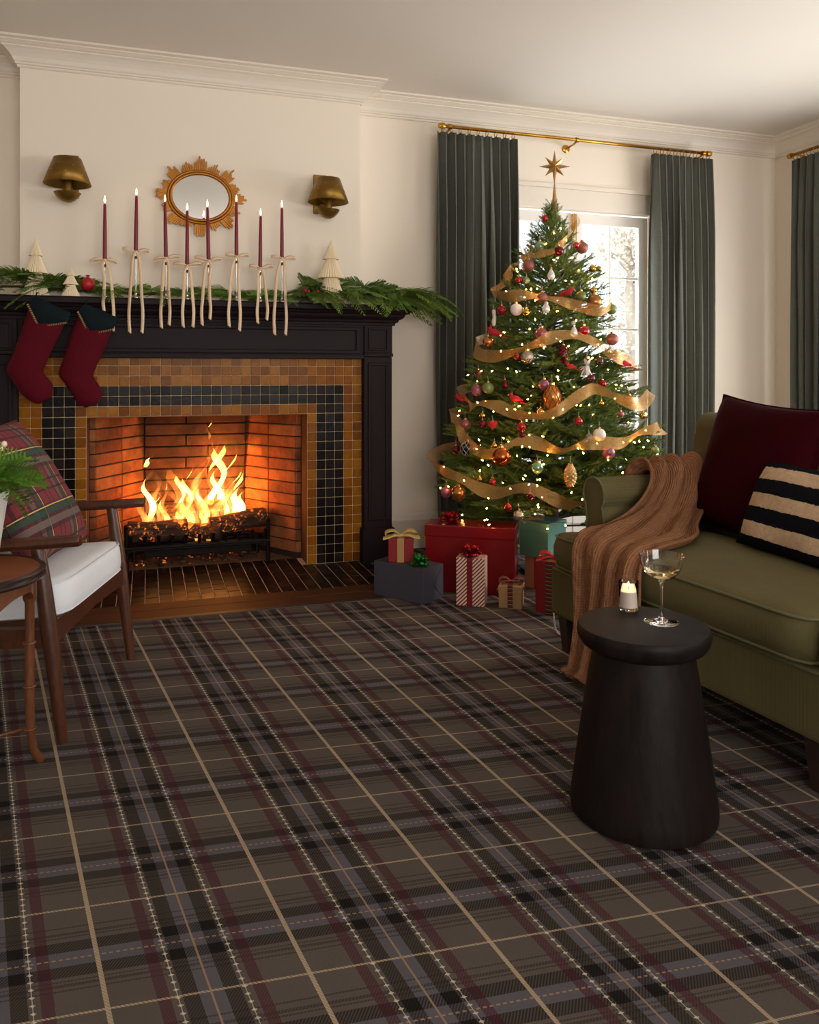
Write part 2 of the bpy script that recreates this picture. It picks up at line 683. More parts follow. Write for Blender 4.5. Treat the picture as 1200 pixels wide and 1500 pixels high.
def door_leaf(name, x0, x1, z0, z1, yc, hand):
    """glazed leaf: stiles and rails, glazing bars, panes as parts"""
    root = bpy.data.objects.new(name, None)
    COL.objects.link(root)
    struct(root)
    th = 0.022
    sl, tr, br = 0.072, 0.072, 0.325
    us_ = [x0, x0 + sl, x1 - sl, x1]
    vs_ = [z0, z0 + br, z1 - tr, z1]
    wall_cells(us_, vs_, lambda i, j: i == 1 and j == 1, lambda u, v, sd: (u, yc - th + 2 * th * sd, v)).build('leaf_frame', M['doorwhite'], root, bevel=0.004, bseg=1)
    gx0, gx1, gz0, gz1 = x0 + sl, x1 - sl, z0 + br, z1 - tr
    nc, nr = 2, 5
    pw, ph = (gx1 - gx0) / nc, (gz1 - gz0) / nr
    for i in range(1, nc):
        MB().box(gx0 + i * pw - .009, gx0 + i * pw + .009, yc - .014, yc + .014, gz0, gz1).build('glazing_bar', M['doorwhite'], root, bevel=0.004, bseg=1)
    for j in range(1, nr):
        MB().box(gx0, gx1, yc - .0135, yc + .0135, gz0 + j * ph - .009, gz0 + j * ph + .009).build('glazing_bar', M['doorwhite'], root, bevel=0.004, bseg=1)
    for i in range(nc):
        for j in range(nr):
            MB().box(gx0 + i * pw + .004, gx0 + (i + 1) * pw - .004, yc - .002, yc + .002, gz0 + j * ph + .004, gz0 + (j + 1) * ph - .004).build('pane', M['pane'], root)
    return root


xm = 2.668
dl = door_leaf('door_1', DX0 + .012, xm - .003, 0.005, DZ - 0.012, YB + 0.045, 1)
dr = door_leaf('door_2', xm + .003, DX1 - .012, 0.005, DZ - 0.012, YB + 0.045, -1)
# surface bolt at the meeting stile, hinges at the right jamb
MB().box(xm - .006, xm + .020, YB - .002, YB + .022, DZ - .13, DZ - .02).build('bolt_plate', M['brass'], dr, bevel=0.003)
MB().tube([(xm + .007, YB - .008, DZ - .03), (xm + .007, YB - .008, DZ - .25)], 0.006, 8).build('bolt', M['brass'], dr)
for hz in (1.83, 1.05, 0.3):
    MB().tube([(DX1 - .008, YB + .012, hz - .04), (DX1 - .008, YB + .012, hz + .04)], 0.008, 8).build('hinge', M['brass'], dr)


# windows of the right and front walls (frames and panes)
def window_unit(name, u0, u1, v0, v1, mk, n=3, rows=2):
    root = bpy.data.objects.new(name, None)
    COL.objects.link(root)
    struct(root)
    f = 0.06
    wall_cells([u0, u0 + f, u1 - f, u1], [v0, v0 + f, v1 - f, v1], lambda i, j: i == 1 and j == 1, lambda u, v, sd: mk(u, v, 0.05 + 0.04 * sd)).build('window_frame', M['doorwhite'], root)
    w = (u1 - u0 - 2 * f) / n
    hh = (v1 - v0 - 2 * f) / rows
    for i in range(n):
        for j in range(rows):
            a, b_, c, d = u0 + f + i * w + .008, u0 + f + (i + 1) * w - .008, v0 + f + j * hh + .008, v0 + f + (j + 1) * hh - .008
            m = MB()
            p = [mk(a, c, .068), mk(b_, c, .068), mk(b_, d, .068), mk(a, d, .068), mk(a, c, .072), mk(b_, c, .072), mk(b_, d, .072), mk(a, d, .072)]
            m.add(p, [(0, 3, 2, 1), (4, 5, 6, 7), (0, 1, 5, 4), (1, 2, 6, 5), (2, 3, 7, 6), (3, 0, 4, 7)])
            m.build('pane', M['pane'], root)
    return root


window_unit('window_1', 1.75, 3.75, 0.55, 2.25, lambda u, v, d: (XR + d, u, v))
window_unit('window_2', -1.6, 0.4, 0.55, 2.25, lambda u, v, d: (XR + d, u, v))
window_unit('window_3', -0.5, 2.3, 0.55, 2.25, lambda u, v, d: (u, YF - d, v))

# ------------------------------------------------------------------ garden seen through the door
M['snow'] = mat('pale_ground', lin(226, 228, 230), 0.9)
struct(MB().box(-14, 26, YB + .3, 40, -0.30, -0.15).build('ground_outside', M['snow']))
M['pale_leaf'] = mat('frosted_leaves', lin(196, 184, 168), 0.8, perobj=0.0, vary=0.25, vscale=1.5)
M['bark'] = mat('pale_bark', lin(178, 166, 152), 0.9, vary=0.3, vscale=9)


def frosted_tree(loc, h, r, label, seed):
    rnd = random.Random(seed)
    root = thing('frosted_tree', label, 'tree', loc, 0)
    tr = MB()
    tr.tube([(0, 0, 0), (0.05, 0, h * .3), (0, 0.06, h * .6), (0.02, 0, h * .92)], [.12, .09, .06, .02], 8)
    tr.build('trunk', M['bark'], root, smooth=True)
    br = MB()
    lv = MB()
    for k in range(46):
        a = rnd.uniform(0, 6.28)
        z0 = h * rnd.uniform(.15, .85)
        L = r * rnd.uniform(.5, 1.0) * (1.15 - z0 / h * .7)
        d = Vector((math.cos(a), math.sin(a), rnd.uniform(.1, .7))).normalized()
        p0 = Vector((0.03, 0, z0))
        p1 = p0 + d * L
        br.tube([p0, p0.lerp(p1, .5) + Vector((0, 0, .04)), p1], [.025, .015, .005], 5)
        for q in range(120):
            c = p0.lerp(p1, rnd.uniform(.2, 1.08)) + Vector((rnd.gauss(0, .12), rnd.gauss(0, .12), rnd.gauss(0, .12)))
            n = Vector((rnd.gauss(0, 1), rnd.gauss(0, 1), rnd.gauss(0, 1))).normalized()
            t_ = n.orthogonal().normalized() * rnd.uniform(.018, .04)
            b2 = n.cross(t_).normalized() * rnd.uniform(.012, .028)
            lv.add([c - t_, c + b2, c + t_, c - b2], [(0, 1, 2, 3)])
    br.build('branches', M['bark'], root)
    tag(lv.build('foliage', M['pale_leaf'], root, recalc=False), kind='stuff')
    return root


frosted_tree((5.35, 7.9, -0.15), 3.6, 1.25, 'pale frosted tree seen through the right column of door panes', 3)

# ------------------------------------------------------------------ fireplace: tiled surround
YT = 4.392
M['grout'] = mat('grout', lin(206, 182, 146), 0.9, vary=0.2, vscale=30)
M['grout_dark'] = mat('hearth_grout', lin(186, 168, 146), 0.9, vary=0.25, vscale=30)


def mat_zellige(name, c1, c2, c3, rough):
    m, t, b = new_mat(name)
    oi = t.n('ShaderNodeObjectInfo')
    co = t.coord('Object')
    rv = t.n('ShaderNodeVectorMath', operation='ADD')
    t.link(co, rv.inputs[0])
    cx = t.n('ShaderNodeCombineXYZ')
    t.link(t.math('MULTIPLY', oi.outputs['Random'], 40.0), cx.inputs[0])
    t.link(t.math('MULTIPLY', oi.outputs['Random'], 17.0), cx.inputs[1])
    t.link(cx.outputs[0], rv.inputs[1])
    nz = t.noise(rv.outputs[0], 34, 4, 0.6, 0.6)
    f = t.math('MULTIPLY_ADD', oi.outputs['Random'], 0.55, t.math('MULTIPLY', nz, 0.45))
    col = t.ramp(f, [(0.15, c1), (0.5, c2), (0.85, c3)])
    t.link(col, b.inputs['Base Color'])
    b.inputs['Roughness'].default_value = rough
    b.inputs['Specular IOR Level'].default_value = 0.09
    b.inputs['Coat Weight'].default_value = 0.015
    b.inputs['Coat Roughness'].default_value = 0.1
    t.link(t.bump(t.noise(rv.outputs[0], 45, 2), 0.35, 0.004), b.inputs['Normal'])
    return m


M['orange_tile'] = mat_zellige('amber_glaze', lin(108, 58, 4), lin(136, 78, 8), lin(166, 108, 26), 0.3)
M['black_tile'] = mat_zellige('black_glaze', lin(14, 9, 8), lin(25, 17, 15), lin(46, 36, 30), 0.3)
M['hearth_tile'] = mat_zellige('dark_hearth_glaze', lin(16, 10, 10), lin(28, 19, 18), lin(48, 34, 30), 0.3)

sur = thing('tile_surround', 'amber and black square tile surround framing the lit firebox', 'tile surround', (0, 0, 0))
PX, PZ = 1.779 / 34, 1.166 / 22
oc0, oc1, orow = 6, 28, 16                        # opening: columns 6..27, rows 0..15
wall_cells([BX0, BX0 + 6 * PX, BX0 + 28 * PX, BX1], [0, 16 * PZ, 1.168], lambda i, j: i == 1 and j == 0,
           lambda u, v, sd: (u, YT + 0.0025 + (BY - YT - 0.0025) * sd, v)).build('grout_bed', M['grout'], sur)
tile_me = {}
for nm in ('orange_tile', 'black_tile'):
    tile_me[nm] = MB().box(-PX / 2 + .0013, PX / 2 - .0013, 0, 0.009, -PZ / 2 + .0013, PZ / 2 - .0013).mesh(nm, M[nm], bevel=0.002, bseg=1)
rt = random.Random(4)
for r in range(22):
    for c in range(34):
        if oc0 <= c < oc1 and r < orow:
            continue
        e = min(c, 33 - c)
        tr_ = 21 - r
        black = False
        if 2 <= e <= 4 and tr_ >= 3:
            black = True
        if tr_ in (3, 4) and 2 <= c <= 31:
            black = True
        if tr_ == 5 and 5 <= c <= 28:
            black = False
        nm = 'black_tile' if black else 'orange_tile'
        o = link(nm, tile_me[nm], sur, (BX0 + (c + .5) * PX, YT - 0.002 + rt.uniform(-.0008, .0008), (r + .5) * PZ),
                 (rt.gauss(0, .012), rt.gauss(0, .008), rt.gauss(0, .012)))

OX0, OX1, OZ = BX0 + 6 * PX, BX0 + 28 * PX, 16 * PZ

# hearth: dark tiles in a running bond, with a wooden border
hearth = thing('hearth', 'black tiled hearth with a brown wooden border before the fireplace', 'hearth')
ht0, ht1 = 3.876, YT
# slab runs into the opening up to the firebox floor
hp = [(HX0 + .02, ht0), (HX1 - .02, ht0), (HX1 - .02, YT - .002), (OX1, YT - .002), (OX1, 4.565), (OX0, 4.565), (OX0, YT - .002), (HX0 + .02, YT - .002)]
MB().prism(hp, -0.014, -0.0022, 'z').build('slab', M['grout_dark'], hearth)
tw_ = 0.0625
tl_ = 0.0985
hme = MB().box(-tw_ / 2 + .0014, tw_ / 2 - .0014, -tl_ / 2 + .0016, tl_ / 2 - .0016, -0.006, 0).mesh('hearth_tile', M['hearth_tile'], bevel=0.0018, bseg=1)
nc = int((HX1 - HX0 - .04) / tw_)
for c in range(nc):
    xx = HX0 + .02 + (c + .5) * (HX1 - HX0 - .04) / nc
    ins = OX0 + .03 < xx < OX1 - .03
    yend = 4.563 if ins else YT - .004
    y = ht0 + .002 - (tl_ / 2 if c % 2 else 0)
    while y < yend - 0.01:
        a, b_ = max(y, ht0 + .002), min(y + tl_, yend)
        if b_ - a > 0.012:
            o = link('hearth_tile', hme, hearth, (xx, (a + b_) / 2, 0.0 + rt.uniform(-.0008, .0006)), (rt.gauss(0, .008), rt.gauss(0, .012), 0), ((HX1 - HX0 - .04) / nc / tw_, (b_ - a) / tl_, 1))
        y += tl_
for i, (ya, yb) in enumerate(((3.762, 3.8735), (3.645, 3.760))):
    MB().box(HX0 + .002, HX1 - .002, ya, yb, -0.014, 0.003 - .001 * i).build('border_board', M['hearthwood'], hearth, bevel=0.003)
M['edgestrip'] = mat('dark_edge_strip', lin(46, 34, 32), 0.5)
MB().box(HX0 + .002, HX1 - .002, 3.6125, 3.6435, -0.014, 0.004).build('edge_strip', M['edgestrip'], hearth, bevel=0.003)

# ------------------------------------------------------------------ firebox with single bricks
def mat_firebrick(name, k, s_amt):
    m, t, b = new_mat(name)
    oi = t.n('ShaderNodeObjectInfo')
    co = t.coord('Object')
    geo = t.n('ShaderNodeNewGeometry')
    nz = t.noise(geo.outputs['Position'], 26, 5, 0.65)
    col = t.ramp(t.math('MULTIPLY_ADD', oi.outputs['Random'], 0.4, t.math('MULTIPLY', nz, 0.6)),
                 [(0.25, lin(120, 66, 34)), (0.5, lin(158, 92, 50)), (0.8, lin(186, 120, 70))])
    soot = t.noise(geo.outputs['Position'], 5.5, 4, 0.6)
    st = t.ramp(soot, [(0.42, (0, 0, 0)), (0.66, (1, 1, 1))])
    col = t.mix(t.math('MULTIPLY_ADD', st, k, s_amt), col, lin(34, 20, 15))
    t.link(col, b.inputs['Base Color'])
    b.inputs['Roughness'].default_value = 0.9
    t.link(t.bump(nz, 0.5, 0.006), b.inputs['Normal'])
    return m


M['firebrick'] = mat_firebrick('firebrick', .55, .05)
M['firebrick_sooty'] = mat_firebrick('sooty_firebrick', .25, .72)
M['mortar'] = mat('sooty_mortar', lin(46, 30, 22), 0.95, vary=0.3)
M['soot'] = mat('soot_black', lin(24, 18, 15), 0.95, vary=0.3, vscale=12)
M['iron'] = mat('cast_iron', lin(22, 18, 17), 0.55, 0.6, bump=0.3, bscale=60)
M['lintel'] = mat('firebox_lintel', lin(150, 88, 44), 0.6, 0.1, vary=0.2)

fb = thing('firebox', 'brick-lined firebox glowing orange behind the black iron grate', 'firebox')
FY0, FY1 = 4.565, 4.96
FXL0, FXR0 = OX0 + 0.036, OX1 - 0.036        # front of the splayed sides
FXL1, FXR1 = -0.016, 0.570                   # back corners
FZ = 0.90
# shell behind the bricks (mortar)
sh = MB()
pl = [(OX0 - .002, BY - .0), (OX0 - .002, FY0), (FXL0 - .008, FY0), (FXL1 - .012, FY1 + .008), (FXR1 + .012, FY1 + .008), (FXR0 + .008, FY0), (OX1 + .002, FY0), (OX1 + .002, BY)]
pl2 = [(OX0 - .05, BY), (OX0 - .05, FY1 + .1), (OX1 + .05, FY1 + .1), (OX1 + .05, BY)]
n = len(pl)
sh.v = [(x, y, -0.012) for x, y in pl] + [(x, y, FZ) for x, y in pl]
for i in range(n - 1):
    sh.f.append((i, i + 1, n + i + 1, n + i))
shell = sh.build('mortar_shell', M['mortar'], fb, recalc=False)
solidify(shell, 0.03, -1.0)
MB().box(OX0 - .03, OX1 + .03, FY0 + .001, FY1 + .06, -0.02, -0.002).build('firebox_floor', mat('ash_floor', lin(112, 74, 48), 0.95, vary=0.5, vscale=14, bump=0.5, bscale=40), fb)
MB().box(OX0 - .03, OX1 + .03, YT + .02, FY1 + .06, FZ, FZ + 0.02).build('firebox_top', M['soot'], fb)
MB().box(OX0, OX1, YT + .006, FY0, OZ - 0.006, OZ + .04).build('lintel', M['lintel'], fb, bevel=0.002)
# reveal tiles on the two jambs of the opening
for xx, sg in ((OX0 - .004, 1), (OX1 + .004, -1)):
    MB().box(xx - .006, xx + .006, YT + .008, FY0, 0, OZ).build('jamb', mat('jamb_grout', lin(96, 62, 38), 0.8, vary=0.3), fb)
brick_h = 0.0675


def brick_course(p0, p1, zs, cuts, nm='brick', lean=0.0, odd=False):
    """bricks laid on the inner face from p0 to p1 (plan), split at the given fractions"""
    d = Vector((p1[0] - p0[0], p1[1] - p0[1]))
    L = d.length
    ang = math.atan2(d.y, d.x)
    for j, z in enumerate(zs):
        cc = cuts[j % len(cuts)]
        for a, b_ in zip(cc[:-1], cc[1:]):
            q = Vector(p0) + d * ((a + b_) / 2)
            ln = (b_ - a) * L - 0.006
            key = (nm, round(ln, 3), lean)
            if key not in tile_me:
                tile_me[key] = MB().box(-ln / 2, ln / 2, 0, 0.02, -brick_h / 2 + .0032, brick_h / 2 - .0032).mesh(nm, M['firebrick_sooty' if lean else 'firebrick'], bevel=0.003, bseg=1)
            o = link(nm, tile_me[key], fb, (q.x, q.y, z), (0, 0, ang))
            if lean:
                k = max(0.0, z - 0.30)
                o.location.y -= k * lean
                o.rotation_euler.x = lean if z > 0.30 else 0


zs = [0.03 + brick_h * (k + .5) for k in range(13)]
# left: jamb facing strip, then the splayed side; y axis of a brick points out of the firebox
brick_course((OX0, FY0 - .006), (FXL0, FY0 - .006), zs, [[0, 1]])
brick_course((FXL0, FY0 - .0), (FXL1, FY1), zs, [[0, .52, 1]])
brick_course((FXR0, FY0 - .006), (OX1, FY0 - .006), zs, [[0, 1]])
brick_course((FXR1, FY1), (FXR0, FY0), zs, [[0, .48, 1]])
brick_course((FXL1, FY1), (FXR1, FY1), zs, [[0, .62, 1], [0, .40, 1]], lean=0.16)

# ------------------------------------------------------------------ grate, logs, flames
grate = thing('fire_grate', 'black iron grate basket holding the burning logs', 'grate', (0.275, 4.70, 0.0))
GX = 0.395
GZ = 0.105
for yy in (-0.115, -0.02, 0.08):
    MB().tube([(-GX, yy, GZ), (GX, yy, GZ)], 0.011, 6).build('rail', M['iron'], grate)
MB().tube([(-GX, -0.125, GZ + .012), (GX, -0.125, GZ + .012)], 0.012, 6).build('front_rail', M['iron'], grate)
for k in range(11):
    xx = -GX + 0.03 + k * (2 * GX - .06) / 10
    MB().tube([(xx, .11, GZ), (xx, -.10, GZ), (xx, -.122, GZ + .02), (xx + .004, -.134, GZ + .075)], [.009, .009, .010, .011], 6).build('bar', M['iron'], grate)
for xx in (-GX + .01, GX - .01):
    MB().tube([(xx, -.118, -.002), (xx, -.118, GZ), (xx, -.125, GZ + .12)], [.013, .012, .012], 8).build('leg', M['iron'], grate)
    MB().tube([(xx * .9, .08, -.002), (xx * .9, .08, GZ)], 0.012, 6).build('leg', M['iron'], grate)
    MB().lathe([(0, .118), (.010, .119), (.015, .128), (.010, .138), (0, .140)], 10, (xx, -.125, GZ)).build('finial', M['iron'], grate, smooth=True)


def mat_log():
    m, t, b = new_mat('charred_log')
    co = t.coord('Object')
    nz = t.noise(t.mapping(co, scale=(3, 26, 26)), 2.2, 5, 0.65, 0.4)
    col = t.ramp(nz, [(0.3, lin(20, 12, 9)), (0.52, lin(66, 40, 26)), (0.75, lin(120, 80, 52))])
    t.link(col, b.inputs['Base Color'])
    b.inputs['Roughness'].default_value = 0.95
    em = t.noise(co, 34, 4, 0.7)
    g = t.ramp(em, [(0.56, (0, 0, 0)), (0.70, (1.0, 0.22, 0.03))])
    hot = t.noise(co, 9, 2, 0.5)
    g = t.mix(t.math('GREATER_THAN', hot, 0.5), (0, 0, 0), g)
    t.link(g, b.inputs['Emission Color'])
    b.inputs['Emission Strength'].default_value = 1.0
    t.link(t.bump(nz, 0.9, 0.012), b.inputs['Normal'])
    return m


M['log'] = mat_log()
M['log_end'] = mat('charred_log_end', lin(40, 26, 20), 0.95, vary=0.5, vscale=40)


def log(p0, p1, r, seed, label):
    p0, p1 = Vector(p0), Vector(p1)
    L = (p1 - p0).length
    root = thing('log', label, 'log', p0, 0, 'logs in the fire grate')
    root.rotation_euler = (p1 - p0).to_track_quat('X', 'Z').to_euler()
    m = MB()
    rows = []
    for i in range(15):
        f = i / 14
        row = []
        for k in range(16):
            a = 2 * math.pi * k / 16
            rr = r * (1 + .16 * mnoise.noise(Vector((f * 3 + seed, math.cos(a) * 1.3, math.sin(a) * 1.3))) + .05 * mnoise.noise(Vector((f * 14, math.cos(a) * 5 + seed, math.sin(a) * 5))))
            row.append((f * L, rr * math.cos(a), rr * math.sin(a)))
        rows.append(row)
    m.grid(rows, True)
    m.build('bark', M['log'], root, smooth=True)
    for i in (0, 14):
        e = MB()
        e.add([(rows[i][k][0], rows[i][k][1] * .99, rows[i][k][2] * .99) for k in range(16)], [tuple(range(16))])
        solidify(e.build('cut_end', M['log_end'], root), 0.006)
    return root


log((-0.10, 4.64, 0.192), (0.21, 4.66, 0.188), 0.058, 1.0, 'dark bark-covered log at the left of the grate')
log((0.17, 4.70, 0.176), (0.40, 4.62, 0.170), 0.046, 5.0, 'short glowing log across the middle of the grate front')
log((0.34, 4.66, 0.195), (0.655, 4.71, 0.225), 0.056, 9.0, 'thick log with pale glowing bark at the right of the grate')
log((-0.02, 4.78, 0.190), (0.56, 4.79, 0.195), 0.055, 13.0, 'long log lying along the back of the grate')
log((0.06, 4.745, 0.285), (0.43, 4.755, 0.298), 0.038, 17.0, 'thin log on top of the pile behind the flames')
bed = MB()
for k in range(60):
    c = Vector((random.uniform(-.1, .62), random.uniform(4.60, 4.80), random.uniform(0.0, .022)))
    s_ = random.uniform(.008, .022)
    bed.lathe([(0, -.5 * s_), (.8 * s_, -.2 * s_), (.9 * s_, .3 * s_), (0, .6 * s_)], 6, c, a0=random.random())
tag(bed.build('embers', M['log']), 'heap of charred embers on the firebox floor under the grate', 'embers', kind='stuff')
sl = MB().box(-.02, .58, 4.69, 4.75, .03, .075).build('ash_log', M['soot'], bevel=0.012)
tag(sl, 'charred black timber lying under the iron grate', 'log')


def mat_flame(name, power):
    m = bpy.data.materials.new(name)
    m.use_nodes = True
    nt = m.node_tree
    nt.nodes.remove(nt.nodes['Principled BSDF'])
    t = NT(nt)
    gz = t.sep(t.coord('Generated'))[2]
    e = nt.nodes.new('ShaderNodeEmission')
    nz = t.noise(t.mapping(t.coord('Object'), scale=(26, 26, 9)), 1.0, 3, 0.6, 0.8)
    col = t.ramp(gz, [(0.0, (1.0, 0.42, 0.09)), (0.45, (1.0, 0.40, 0.075)), (1.0, (1.0, 0.26, 0.03))])
    t.link(col, e.inputs[0])
    prof = t.ramp(gz, [(0.0, (.35, .35, .35)), (0.18, (1, 1, 1)), (0.55, (.62, .62, .62)), (1.0, (.12, .12, .12))])
    st = t.math('MULTIPLY', prof, t.math('MULTIPLY', t.ramp(nz, [(0.30, (.12, .12, .12)), (0.62, (1, 1, 1))]), power))
    t.link(st, e.inputs[1])
    nt.links.new(e.outputs[0], nt.nodes['Material Output'].inputs['Volume'])
    return m


M['flame'] = mat_flame('flame', 46.0)
M['flame_veil'] = mat_flame('flame_veil', 2.6)
fire = thing('fire', 'bright yellow flames rising from the logs in the fireplace', 'fire', (0.275, 4.70, 0.17))


def flame(x, y, z, h, w, seed, bend=0.0, parent=fire, mm='flame'):
    rnd = random.Random(seed)
    m = MB()
    rows = []
    ph = rnd.uniform(0, 6.28)
    n_ = 16
    for i in range(n_ + 1):
        f = i / n_
        prof = (math.sin(math.pi * min(1, f * 1.25 + .12)) if f < .4 else 1.0) * (1 - f) ** 0.85 + 0.015
        if f < .4:
            prof = (.55 + .45 * math.sin(f / .4 * math.pi / 2)) * (1 - f) ** .85
        rx = w * max(prof, .02) * (1 + .18 * math.sin(9 * f + ph))
        cx = bend * f ** 1.6 + .035 * h / .3 * math.sin(2.2 * math.pi * f * 1.15 + ph) * (.25 + f) - .035 * h / .3 * math.sin(ph) * .25
        cy = .02 * math.sin(6 * f + ph * 2)
        row = []
        for k in range(10):
            a = 2 * math.pi * k / 10
            jg = 1 + .45 * f * mnoise.noise(Vector((math.cos(a) * 1.2 + seed * 3.1, math.sin(a) * 1.2, f * 7)))
            row.append((cx + rx * jg * math.cos(a), cy + rx * jg * .75 * math.sin(a), f * h * (1 + .10 * math.cos(a) * f)))
        rows.append(row)
    m.grid(rows, True)
    m.f.append(tuple(reversed(range(10))))
    m.f.append(tuple(n_ * 10 + k for k in range(10)))
    o = m.build('flame', M[mm], parent, (x, y, z), smooth=True)
    return o


for a in ((-.285, -.02, .04, .23, .030, 1, -.03), (-.262, .0, .07, .30, .022, 2, -.02), (-.20, .02, .06, .27, .034, 3, -.05), (-.155, -.01, .03, .26, .030, 4, -.06),
          (-.10, .01, .02, .25, .036, 5, -.05), (-.06, -.03, .0, .20, .034, 6, -.02), (-.015, .0, .04, .34, .036, 7, .0), (.02, .02, .08, .40, .040, 8, .015),
          (.05, -.02, .04, .33, .040, 9, .03), (.085, .01, .09, .40, .030, 10, .05), (.11, -.01, .04, .24, .040, 11, .05), (.15, .0, .06, .27, .032, 12, .05),
          (.175, .02, .10, .42, .020, 13, .02), (.195, -.01, .06, .30, .040, 14, .02), (.215, .0, .04, .24, .042, 15, .02), (.165, -.04, .0, .15, .030, 16, .03),
          (.0, -.06, -.05, .17, .030, 17, .03), (.06, -.06, -.06, .16, .026, 18, -.03), (-.12, -.05, -.01, .15, .026, 19, .02), (.235, .03, .06, .17, .028, 20, .03),
          (-.04, .04, .10, .30, .024, 21, -.02), (.12, .04, .10, .30, .026, 22, -.02)):
    flame(*a)
for a in ((-.23, .0, .02, .34, .075, 41, -.03), (-.10, .0, .02, .36, .08, 42, -.03), (.03, .0, .02, .50, .095, 43, .02), (.13, .0, .02, .46, .085, 44, .03), (.20, .0, .02, .38, .07, 45, .03)):
    flame(*a, mm='flame_veil')
for a in ((-.245, .01, .05, .19, .016, 51, .03), (-.18, -.02, .02, .22, .018, 52, -.02), (-.125, .02, .05, .30, .015, 53, .04), (.035, -.03, .02, .28, .018, 54, -.03), (.10, .03, .06, .46, .016, 55, .01), (.14, -.02, .02, .30, .018, 56, .04), (.225, -.02, .03, .30, .016, 57, -.01), (-.075, -.02, .02, .30, .014, 58, .02)):
    flame(*a)
flame(-.285, 0, .375, .07, .016, 31, .04)
flame(.065, 0, .52, .11, .010, 32, .0)
for i, (lx, ly, lz, pw) in enumerate(((.40, 4.70, .30, .75), (.12, 4.70, .28, .55), (.27, 4.63, .21, .15))):
    d = bpy.data.lights.new('fire_light', 'POINT')
    d.energy = pw
    d.color = (1.0, 0.36, 0.08)
    d.shadow_soft_size = 0.09
    o = bpy.data.objects.new('fire_light', d)
    o.location = (lx - .275, ly - 4.70, lz - .17)
    o.parent = fire
    COL.objects.link(o)

# ------------------------------------------------------------------ mantelpiece
mant = thing('mantelpiece', 'dark brown wooden mantelpiece with panelled legs around the fireplace', 'mantelpiece')
MX0, MX1 = -0.778, 1.332
MYF = 4.335
zf0, zf1 = 1.166, 1.345
for s_, (xa, xb) in ((0, (MX0, BX0 - .001)), (1, (BX1 + .001, MX1))):
    leg = MB().box(xa, xb, MYF, YB - .002 if False else 4.598, 0.0, zf0).build('leg', M['dark_wood'], mant, bevel=0.004)
    MB().box(xa - .012, xb + .012, MYF - .014, 4.597, 0.0, 0.19).build('plinth', M['dark_wood'], mant, bevel=0.004)
    # raised frame on the leg
    a, b_ = xa + .022, xb - .022
    fr = wall_cells([a, a + .018, b_ - .018, b_], [0.235, 0.253, 1.115, 1.133], lambda i, j: i == 1 and j == 1, lambda u, v, sd: (u, MYF - .012 * (1 - sd), v))
    fr.build('panel_moulding', M['dark_wood'], leg, bevel=0.005)
    MB().box(xa - .004, xb + .004, MYF - .012, 4.596, zf0 + .001, zf0 + .022).build('necking', M['dark_wood'], mant, bevel=0.004)
    bl = MB().box(xa, xb, MYF - .006, 4.597, zf0 + .022, zf1).build('corner_block', M['dark_wood'], mant, bevel=0.004)
    fr = wall_cells([a, a + .014, b_ - .014, b_], [1.20, 1.214, 1.318, 1.332], lambda i, j: i == 1 and j == 1, lambda u, v, sd: (u, MYF - .006 - .010 * (1 - sd), v))
    fr.build('panel_moulding', M['dark_wood'], bl, bevel=0.004)
fz = MB().box(BX0, BX1, MYF + .01, BY - .001, zf0 + .003, zf1).build('frieze', M['dark_wood'], mant)
fr = wall_cells([BX0 + .02, BX0 + .045, BX1 - .045, BX1 - .02], [1.182, 1.204, 1.312, 1.334], lambda i, j: i == 1 and j == 1, lambda u, v, sd: (u, MYF + .01 - .014 * (1 - sd), v))
fr.build('panel_moulding', M['dark_wood'], fz, bevel=0.006)
MB().box(BX0 - .0, BX1 + .0, MYF - .004, BY - .001, zf0 - .012, zf0 + .012).build('architrave', M['dark_wood'], mant, bevel=0.004)
# bed mouldings stepping out to the shelf, wrapped round the ends
prof = [(0, 1.345), (0.012, 1.345), (0.014, 1.358), (0.026, 1.362), (0.030, 1.374), (0.044, 1.380), (0.056, 1.392), (0.060, 1.404), (0.078, 1.408), (0.084, 1.418), (0, 1.418)]
sweep([(MX0, 4.596), (MX0, MYF - .006), (MX1, MYF - .006), (MX1, 4.596)], prof).build('bed_moulding', M['dark_wood'], mant)
cr = sweep([(MX0, 4.596), (MX0, MYF - .006), (MX1, MYF - .006), (MX1, 4.596)], [(-.10, 1.418), (0.100, 1.418), (0.112, 1.424), (0.112, 1.446), (0.104, 1.455), (-.10, 1.455)])
cr.build('shelf_edge', M['dark_wood'], mant)
MB().box(MX0 + .02, MX1 - .02, MYF + .03, BY - .001, 1.419, 1.4545).build('shelf', M['dark_wood'], mant)
SHELF = 1.455

